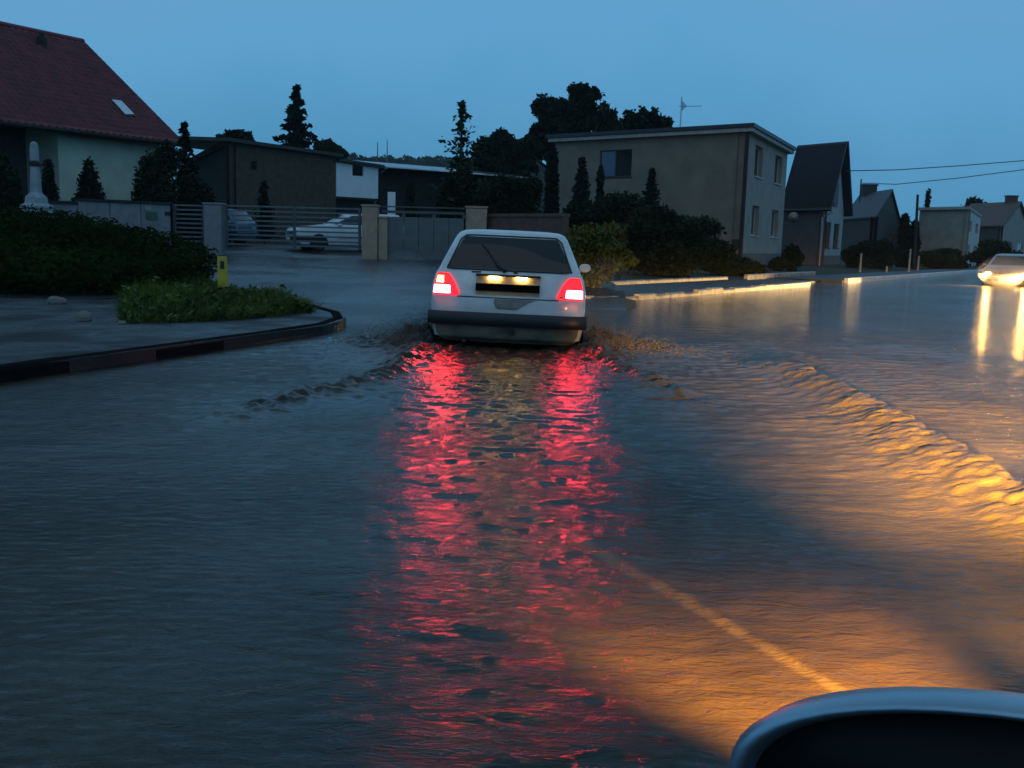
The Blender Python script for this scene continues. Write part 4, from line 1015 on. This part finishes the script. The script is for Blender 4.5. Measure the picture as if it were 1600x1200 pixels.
def conifer(name, label, px, py_top, depth, wpx, m, tiers=13, droop=.35, dens=26, size=.16, base_px=None, zfrac=.12, irr=.3, group=None):
    s = depth/F_PX; t_ = at(px, py_top, depth); zb = zg(t_.x, depth); h = t_.z-zb; Rm = wpx*s/2
    o = empty(name, (t_.x, depth, zb), 0, label, 'tree', group); P = []
    for k in range(tiers):
        q = k/(tiers-1); z = h*(zfrac+(1-zfrac)*q*.97); rr = Rm*(1-q)**.85*random.uniform(1-irr, 1+irr)+.06
        nb = max(4, int(9*(1-q*.5)))
        for j in range(nb):
            a = random.uniform(0, 6.28); ln = rr*random.uniform(.65, 1.1)
            for i in range(dens):
                u = (i+random.random())/dens
                w_ = .16*ln*(1-u)+.03
                P.append((math.cos(a)*ln*u+random.gauss(0, w_), math.sin(a)*ln*u+random.gauss(0, w_), z-droop*ln*u+(.22*ln*u*u)+random.gauss(0, .05)))
    for k in range(30): P.append((random.gauss(0, .04), random.gauss(0, .04), h*(.9+.1*k/30)))
    v, f = leaf_quads(np.array(P), size, up=.5, elong=2.2); mesh_np('crown', v, f, m, o)
    MB().tube([(0, 0, -.2), (0, 0, h*.6), (0, 0, h)], [.035*h*.35, .012*h, .012], 8).build('trunk', M_BARK, o, smooth=True)
    return o

# trees and bushes by name and place
conifer('spruce_tree', 'tall dark spruce with pointed top rising behind the brick barn', 463, 132, 60, 128, M_NEEDLE, tiers=34, droop=.45, dens=22, size=.20, irr=.35)
broad_tree('broad_tree', 'large rounded dark tree rising behind the left end of flat-roofed house', 890, 64,
    [(868, 192, 34, 32), (908, 168, 30, 28), (846, 168, 18, 20), (940, 190, 24, 22), (890, 225, 50, 30), (838, 232, 26, 26), (908, 142, 14, 9), (955, 210, 18, 16)], M_LEAF1, 9000, .26, .4)
broad_tree('broad_tree', 'smaller round dark tree behind the flat roof, left of the aerial', 1010, 66, [(1010, 190, 26, 18), (985, 195, 16, 16), (1032, 195, 16, 14), (1010, 220, 34, 24)], M_LEAF1, 4000, .28, .3)
broad_tree('broad_tree', 'low dark tree left of the large rounded tree, behind the shed', 790, 62, [(790, 235, 30, 26), (765, 238, 22, 22), (812, 250, 24, 36), (770, 262, 34, 26)], M_LEAF1, 5000, .26, .25)
conifer('young_larch', 'slender young conifer with sparse tiered branches above the panelled gate', 722, 158, 36, 118, M_LEAF2, tiers=20, droop=-.12, dens=11, size=.10, irr=.6)
bush('garden_shrub', 'dark green shrub at the foot of the slender young conifer', 720, 335, 35.5, 74, 100, M_LEAF1, 5000, .11)
bush('conical_shrub', 'small conical shrub by the shed door, left of the slender conifer', 641, 325, 40, 34, 52, M_LEAF1, 1500, .10, kind='cone')
bush('garden_shrub', 'dark rounded shrub right of the panelled gate, behind the car roof', 800, 345, 33, 110, 92, M_LEAF1, 8000, .11, nb=16)
bush('columnar_thuja', 'dark columnar thuja at left edge of the flat-roofed house', 861, 335, 43, 34, 108, M_NEEDLE, 4000, .13, kind='column', cat='tree')
bush('columnar_thuja', 'dark two-tiered thuja in front of flat house wall, left of its window', 907, 345, 40, 52, 110, M_NEEDLE, 4500, .12, kind='cone', cat='tree')
bush('columnar_thuja', 'narrow dark thuja just beside the flat house window', 936, 345, 42, 20, 90, M_NEEDLE, 2200, .11, kind='column', cat='tree')
conifer('small_spruce', 'small dark spruce against the flat house wall, above the dark bush', 1020, 264, 40, 70, M_NEEDLE, tiers=20, droop=.15, dens=16, size=.10)
bush('dark_bush', 'large almost black bush in front of the flat-roofed house', 1040, 440, 33, 170, 124, M_LEAF1, 11000, .12, nb=18)
bush('dark_bush', 'dark rounded bush behind the yellow-green bush', 955, 410, 35, 140, 118, M_LEAF1, 9000, .12, nb=16)
bush('green_bush', 'yellow-green leafy bush just right of the white car', 920, 442, 22, 120, 108, M_LEAF3, 6500, .085, nb=16)
bush('low_hedge', 'low clipped dark hedge before the corner of the flat-roofed house', 1146, 432, 37, 105, 34, M_LEAF1, 5000, .09, cat='hedge')
bush('round_bush', 'dark upright bush between flat-roofed house and gabled house', 1236, 416, 46, 34, 42, M_LEAF1, 2500, .10)
bush('round_bush', 'small low bush at the right foot of the flat-roofed house', 1214, 418, 45.0, 26, 18, M_LEAF1, 1200, .09)
bush('tall_thuja', 'tall dark thuja hedge tree left of the grey flat-roofed house', 1409, 408, 66, 24, 76, M_NEEDLE, 3500, .17, kind='column', cat='tree')
bush('tall_thuja', 'tall dark thuja touching the corner of grey flat-roofed house', 1425, 408, 66, 22, 66, M_NEEDLE, 3000, .17, kind='column', cat='tree')
bush('front_garden_bush', 'dark bushes in the front garden of the dark house', 1372, 418, 58, 66, 46, M_LEAF1, 4000, .14)
bush('front_garden_bush', 'dark front garden bush right of the gabled house', 1334, 418, 58, 40, 40, M_LEAF1, 3000, .14)
bush('front_hedge', 'ragged low hedge before the grey flat-roofed house', 1470, 412, 68, 90, 26, M_LEAF2, 4000, .15, cat='hedge')
bush('front_hedge', 'ragged low hedge right of the grey house, behind the oncoming car', 1552, 408, 76, 80, 36, M_LEAF2, 4000, .16, cat='hedge')
broad_tree('far_tree', 'dark far tree at the right edge above the distant house', 1590, 180, [(1588, 345, 22, 14), (1560, 352, 18, 12), (1620, 345, 30, 18)], M_LEAF1, 2500, .6, .3)
broad_tree('far_tree', 'small dark tree crown poking above the red roof', 1528, 130, [(1522, 322, 12, 9), (1534, 330, 14, 9)], M_LEAF1, 1400, .45, .25)
bush('tall_thuja', 'slim dark cypress above the grey flat roof', 1448, 330, 88, 9, 38, M_NEEDLE, 1500, .2, kind='column', cat='tree')
# left garden
bush('conical_thuja', 'dark pyramid-shaped thuja before the pale wall of tiled house', 141, 318, 33, 74, 78, M_NEEDLE, 6000, .10, kind='cone', cat='tree')
bush('conical_thuja', 'narrow dark thuja right behind the stone column', 78, 320, 31, 40, 80, M_NEEDLE, 3500, .10, kind='cone', cat='tree')
conifer('weeping_tree', 'dark weeping tree with bent top at right corner of tiled house', 288, 190, 36.5, 80, M_NEEDLE, tiers=22, droop=.8, dens=20, size=.10)
bush('garden_shrub', 'dark dense shrub under the right eave of tiled house', 243, 322, 34, 84, 112, M_LEAF1, 7000, .11)
bush('garden_shrub', 'dark shrub in front of the barn gable, left of grey pillar', 300, 322, 35, 60, 72, M_LEAF1, 4500, .11)
bush('garden_shrub', 'dark tree foliage at the far left edge beside the porch', 4, 335, 27, 60, 120, M_LEAF1, 5000, .10)
conifer('small_spruce', 'tiny dark spruce against the brick barn wall above the gate', 412, 285, 42, 44, M_NEEDLE, tiers=14, droop=.1, dens=14, size=.09)
broad_tree('roofside_tree', 'flat-topped dark tree showing over the barn roof corner', 371, 58, [(370, 214, 24, 7), (371, 224, 20, 8)], M_LEAF1, 1500, .22, .2)
broad_tree('roofside_tree', 'low leafy tree behind barn roof, right of the spruce', 512, 60, [(512, 236, 20, 12), (526, 242, 12, 9)], M_LEAF2, 1800, .24, .2)

# wooded hill in the distance
hx = np.linspace(-220, 160, 150); hy = np.linspace(330, 520, 30); X, Y = np.meshgrid(hx, hy)
def hill_h(X, Y):
    u = X/ 1.0
    pr_ = 31*np.exp(-((X+28)/26)**2) + 26*np.exp(-((X+70)/40)**2) + 21*np.exp(-((X-10)/60)**2)+12*np.exp(-((X-120)/90)**2)
    return np.minimum(pr_*1.08, 31)*np.clip((Y-325)/70, 0, 1)*np.clip((525-Y)/60, 0, 1)
Z = hill_h(X, Y)
hl = mesh_np('hill', np.stack([X, Y, Z-.5], -1).reshape(-1, 3), gridf(150, 30), M_LEAF1, smooth=True); tag(hl, kind='structure')
n = 70000; px_ = rng.uniform(-130, 150, n); py_ = rng.uniform(335, 430, n)
pz_ = hill_h(px_, py_)-.5; tr_ = rng.integers(0, 2200, n); tcx = rng.uniform(-130, 150, 2200); tcy = rng.uniform(335, 430, 2200); th_ = rng.uniform(2, 4.5, 2200)
d_ = rng.normal(size=(n, 3)); d_ /= np.linalg.norm(d_, axis=1)[:, None]
PX_ = tcx[tr_]+d_[:, 0]*2.6; PY_ = tcy[tr_]+d_[:, 1]*2.6; PZ_ = hill_h(tcx[tr_], tcy[tr_])-.5+th_[tr_]*.5+d_[:, 2]*th_[tr_]*.5
v, f = leaf_quads(np.stack([PX_, PY_, PZ_], 1), 1.3); wd = mesh_np('wood', v, f, M_LEAF2); tag(wd, 'dark wooded hillside far behind the sheds', 'wood', kind='stuff')
for px, py, lab in ((590, 222, 'thin left mast on the wooded hill'), (605, 219, 'thin right mast on the wooded hill')):
    q = at(px, py, 360.); mo = MB().tube([(0, 0, 0), (0, 0, q.z-22)], [.35, .12], 6); mo = mo.build('hill_mast', M_POSTM); mo.location = (q.x, 360, 22); tag(mo, lab, 'mast')

# juniper mound and grass on the left island
def mound_z(x, y):       # height of the planted mound above pavement
    c = np.array((-7.9, 15.2)); q = ((x-c[0])/4.2)**2+((y-c[1])/4.0)**2
    return 1.5*np.clip(1-q, 0, None)**.55
jn = empty('juniper_mound', (-7.9, 14.6, .105), 0, 'broad dark creeping juniper mound on the left island', 'shrub')
pts = []
jb = [((c[0]*1.2, c[1]+3.7), r*1.12, h*1.05) for c, r, h in [((-9.6, 15.2), 2.4, 1.30), ((-7.9, 15.0), 2.2, 1.36), ((-6.5, 14.6), 1.9, 1.10), ((-5.9, 14.9), 1.1, .62), ((-8.0, 12.9), 1.8, .85), ((-6.4, 12.8), 1.5, .70), ((-10.5, 13.4), 2.2, 1.0), ((-12.5, 15.5), 2.6, 1.4)]]
bl = [((c[0]+7.9, c[1]-14.6, h*.42), (r, r*.85, h*.60)) for c, r, h in jb]
Pn = blob_points(bl, 150000); Pn = Pn[Pn[:, 2] > 0.02]
v, f = leaf_quads(Pn+rng.normal(scale=.04, size=Pn.shape), .040, up=.3, elong=2.8); mesh_np('foliage', v, f, mat('juniper', (.020, .040, .008), .95, (.006, .013, .003), .9, spec=.05), jn)
mb = MB()
for c, r, h in jb: mb.tube([(c[0]+7.9, c[1]-14.6, -.05), (c[0]+7.9+.2, c[1]-14.6, h*.4)], [.05, .02], 6)
mb.build('stem', M_BARK, jn)
# grass strip towards the tip
poly = [isl(192, 505), isl(300, 503), isl(400, 497), isl(489, 487), isl(470, 476), isl(420, 462), (-4.9, 17.0), (-6.6, 19.5), (-8.2, 20), (-7.2, 17.0), isl(196, 462), isl(186, 490)]
def inside(P, poly):
    x, y = P[:, 0], P[:, 1]; r = np.zeros(len(P), bool); j = len(poly)-1
    for i in range(len(poly)):
        xi, yi = poly[i]; xj, yj = poly[j]
        c = ((yi > y) != (yj > y)) & (x < (xj-xi)*(y-yi)/(yj-yi+1e-9)+xi); r ^= c; j = i
    return r
P = np.stack([rng.uniform(-9.5, -2.4, 90000), rng.uniform(9.5, 20, 90000)], 1); P = P[inside(P, poly)]
n = len(P); cl_ = np.sin(P[:, 0]*3.1+P[:, 1]*1.3)*np.sin(P[:, 1]*2.7-P[:, 0]*1.1)
edge = np.minimum.reduce([np.hypot(P[:, 0]-q[0], P[:, 1]-q[1]) for q in poly])
hgt = (.08+.20*rng.random(n)**2+.20*np.clip(cl_, 0, 1)*rng.random(n))*np.clip(.5+edge*.4, .5, 1.35)
ang = rng.uniform(0, 6.28, n); lean = rng.normal(scale=.12, size=(n, 2))+np.array([.05, -.02]); wd_ = rng.uniform(.006, .014, n)
bx_, by_ = np.cos(ang)*wd_, np.sin(ang)*wd_
z0 = np.full(n, .10)
v = np.stack([np.stack([P[:, 0]-bx_, P[:, 1]-by_, z0], 1), np.stack([P[:, 0]+bx_, P[:, 1]+by_, z0], 1), np.stack([P[:, 0]+lean[:, 0], P[:, 1]+lean[:, 1], z0+hgt], 1)], 1).reshape(-1, 3)
wk = rng.random(n) < .16; wp = np.stack([P[wk, 0], P[wk, 1], z0[wk]+hgt[wk]*rng.uniform(.2, 1.0, wk.sum())], 1)   # broad weed leaves among the blades
wv, wf = leaf_quads(wp, .055, up=.4, elong=1.9); wf3 = np.concatenate([wf[:, [0, 1, 2]], wf[:, [0, 2, 3]]])+3*n
gs = mesh_np('grass', np.concatenate([v, wv]), np.concatenate([np.arange(3*n).reshape(-1, 3), wf3]), M_GRASS); tag(gs, 'wet uncut grass on the tip of the left island', 'grass', kind='stuff')
# bare soil under grass
MB().prism([(x, y, .06) for x, y in poly], (0, 0, .052)).build('grass_bed', M_GRASSG)['kind'] = 'structure'

# rocks
M_ROCK = mat('pale_rock', (.24, .21, .18), .85, (.18, .16, .14), 5, .5, 18)
def rock(label, px, py, s, flat=.7):
    q = gnd(px, py, .11); bm = bmesh.new(); bmesh.ops.create_icosphere(bm, subdivisions=3, radius=s)
    for v_ in bm.verts:
        c = v_.co; k = 1+.22*math.sin(c.x*9/s*.3+px)+.15*math.sin(c.y*14/s*.3+py)+random.uniform(-.05, .05); v_.co = Vector((c.x*k*1.2, c.y*k, c.z*k*flat))
    me = bpy.data.meshes.new('rock'); bm.to_mesh(me); bm.free(); me.materials.append(M_ROCK)
    o = link(bpy.data.objects.new('rock', me)); o.location = (q.x, q.y, .105+s*flat*.6); tag(o, label, 'rock', 'rocks by the island planting')
rock('dull grey rock at the foot of the juniper mound', 92, 474, .095)
rock('pale rock between grey rock and the grass', 134, 500, .075, .85)
rock('tiny white stone at the left end of the grass', 192, 506, .035)

# yellow marker post
q = at(348, 437, 15.6); yp = empty('marker_post', (q.x, 15.6, .10), 0, 'yellow marker post standing in the grass before the driveway', 'post')
M_YEL = mat('yellow_paint', (.62, .46, .02), .45, (.45, .33, .02), 6)
zt3 = at(348, 401, 15.6).z-.10
MB().box((-.07, -.05, 0), (.07, .05, zt3)).build('post', M_YEL, yp, bevel=.012)
MB().box((-.02, -.056, zt3*.72), (.045, -.051, zt3*.9)).build('number_tag', M_BLACKP, yp)

# stone wayside column
M_STONE = mat('pale_stone', (.34, .38, .40), .85, (.24, .27, .29), 6, .4, 25)
SD = 26.0; q = at(58, 335, SD); st = empty('wayside_column', (q.x, SD, .1), 0, 'pale stone wayside column on a stepped pedestal above the juniper', 'monument')
def ZZ(py): return at(55, py, SD).z-.1
def sq(w, z, d=None): return [(-w, -w, z), (w, -w, z), (w, w, z), (-w, w, z)]
MB().loft([sq(.42, 0), sq(.42, ZZ(330)), sq(.30, ZZ(329)), sq(.30, ZZ(326))]).build('pedestal', M_STONE, st, bevel=.01)
MB().loft([sq(.31, ZZ(325.5)), sq(.31, ZZ(321)), sq(.22, ZZ(318)), sq(.20, ZZ(308)), sq(.11, ZZ(301)), sq(.10, ZZ(280)), sq(.085, ZZ(260))]).build('shaft', M_STONE, st, bevel=.012)
MB().loft([sq(.11, ZZ(259.5)), sq(.12, ZZ(255)), sq(.07, ZZ(253))]).build('capital', M_DARKW, st)
MB().loft([sq(.085, ZZ(252)), sq(.09, ZZ(240)), sq(.075, ZZ(224)), sq(.02, ZZ(221))]).build('figure_block', M_STONE, st, bevel=.015)

# small posts and poles on the right
M_POLE = mat('dark_pole', (.03, .028, .026), .8)
M_LPOST = mat('pale_post', (.45, .42, .36), .7)
for px, pt, pb, dep, r_, nm, lab, mm in ((1433, 304, 415, 62, .10, 'utility_pole', 'dark leaning utility pole beside the tall thujas', M_POLE),):
    a, c = at(px-4, pb, dep), at(px+1, pt, dep); o = MB().tube([(0, 0, zg(a.x, dep)-a.z-.2), (c.x-a.x, 0, c.z-a.z)], [r_*1.2, r_*.8], 8).build(nm, mm); o.location = a; tag(o, lab, 'pole')
for i, (px, pt, pb, dep, lab) in enumerate(((1386, 416, 425, 50, 'short pale post by the kerb before the dark house'), (1423, 389, 426, 52, 'thin upright post lit by headlights, right of dark house'), (1436, 400, 420, 56, 'pale hydrant-like post before the grey house'), (1346, 396, 420, 50, 'thin dark fence post before the dark house'))):
    a, c = at(px, pb, dep), at(px, pt, dep); gz = min(zg(a.x, dep), a.z)
    o = MB().tube([(0, 0, gz-c.z-.1), (0, 0, 0)], [.055, .05], 8).build('roadside_post', M_LPOST); o.location = c; tag(o, lab, 'post')
# overhead wires
M_WIRE = mat('wire_black', (.012, .012, .013), .6)
for lab, pts_ in (('upper overhead wire running right from the gabled house', [(1322, 267, 60), (1400, 265.5, 62), (1500, 259, 64), (1600, 251, 66), (1800, 232, 68)]), ('lower overhead wire crossing the sky at right', [(1346, 286, 76), (1400, 288, 72), (1500, 278, 70), (1600, 265, 68), (1800, 238, 66)])):
    P3 = [at(*p) for p in pts_]; fine_ = []
    for a, c in zip(P3, P3[1:]):
        for k in range(4): fine_.append(a.lerp(c, k/4))
    fine_.append(P3[-1]); o = MB().tube(fine_, .028, 5).build('overhead_wire', M_WIRE); tag(o, lab, 'wire')
q = at(1345, 290, 76); o = MB().tube([(0, 0, -1.3), (0, 0, .5)], .05, 6).build('wire_bracket', M_POLE); o.location = q; tag(o, 'short wire mast on the dark house roof', 'mast')

# ------------------------------------------------------------------ mist volumes added to give the moving cars' lamps a halo
def mist(label, c, r, dens, an=.3):
    m = bpy.data.materials.new('halo_mist'); m.use_nodes = True; t = m.node_tree; t.nodes.clear()
    ou = t.nodes.new('ShaderNodeOutputMaterial'); pv = t.nodes.new('ShaderNodeVolumePrincipled'); pv.inputs['Color'].default_value = (.9, .9, .9, 1)
    pv.inputs['Density'].default_value = dens; pv.inputs['Anisotropy'].default_value = an; t.links.new(pv.outputs[0], ou.inputs['Volume'])
    n, k = 24, 12; rings = [[(r[0]*math.cos(R(el))*math.cos(6.2832*i/n), r[1]*math.cos(R(el))*math.sin(6.2832*i/n), r[2]*math.sin(R(el))) for i in range(n)] for el in np.linspace(-88, 88, k)]
    o = MB().loft(rings).build('halo_mist', m); o.location = c; tag(o, label, 'spray', kind='stuff')
mist('added mist for the lamp halo left of the white car', (CARX.x-1.14, 10.65, .66), (.34, .45, .38), .18)
mist('added mist for the lamp halo right of the white car', (CARX.x+1.12, 10.75, .66), (.32, .4, .36), .10)
mist('added mist for the headlight halo round the oncoming car', (oc_p.x-.4, 35.3, .55), (1.0, .8, .6), .10)

# ------------------------------------------------------------------ rainy air
hm = bpy.data.materials.new('rainy_air'); hm.use_nodes = True; t = hm.node_tree; t.nodes.clear()
ou = t.nodes.new('ShaderNodeOutputMaterial'); pv = t.nodes.new('ShaderNodeVolumePrincipled'); pv.inputs['Color'].default_value = (.9, .93, .95, 1)
pv.inputs['Density'].default_value = .0003; t.links.new(pv.outputs[0], ou.inputs['Volume'])
hz_ = MB().box((-450, -80, -2), (550, 560, 48)).build('haze', hm); tag(hz_, 'thin rainy evening air', 'haze', kind='stuff')
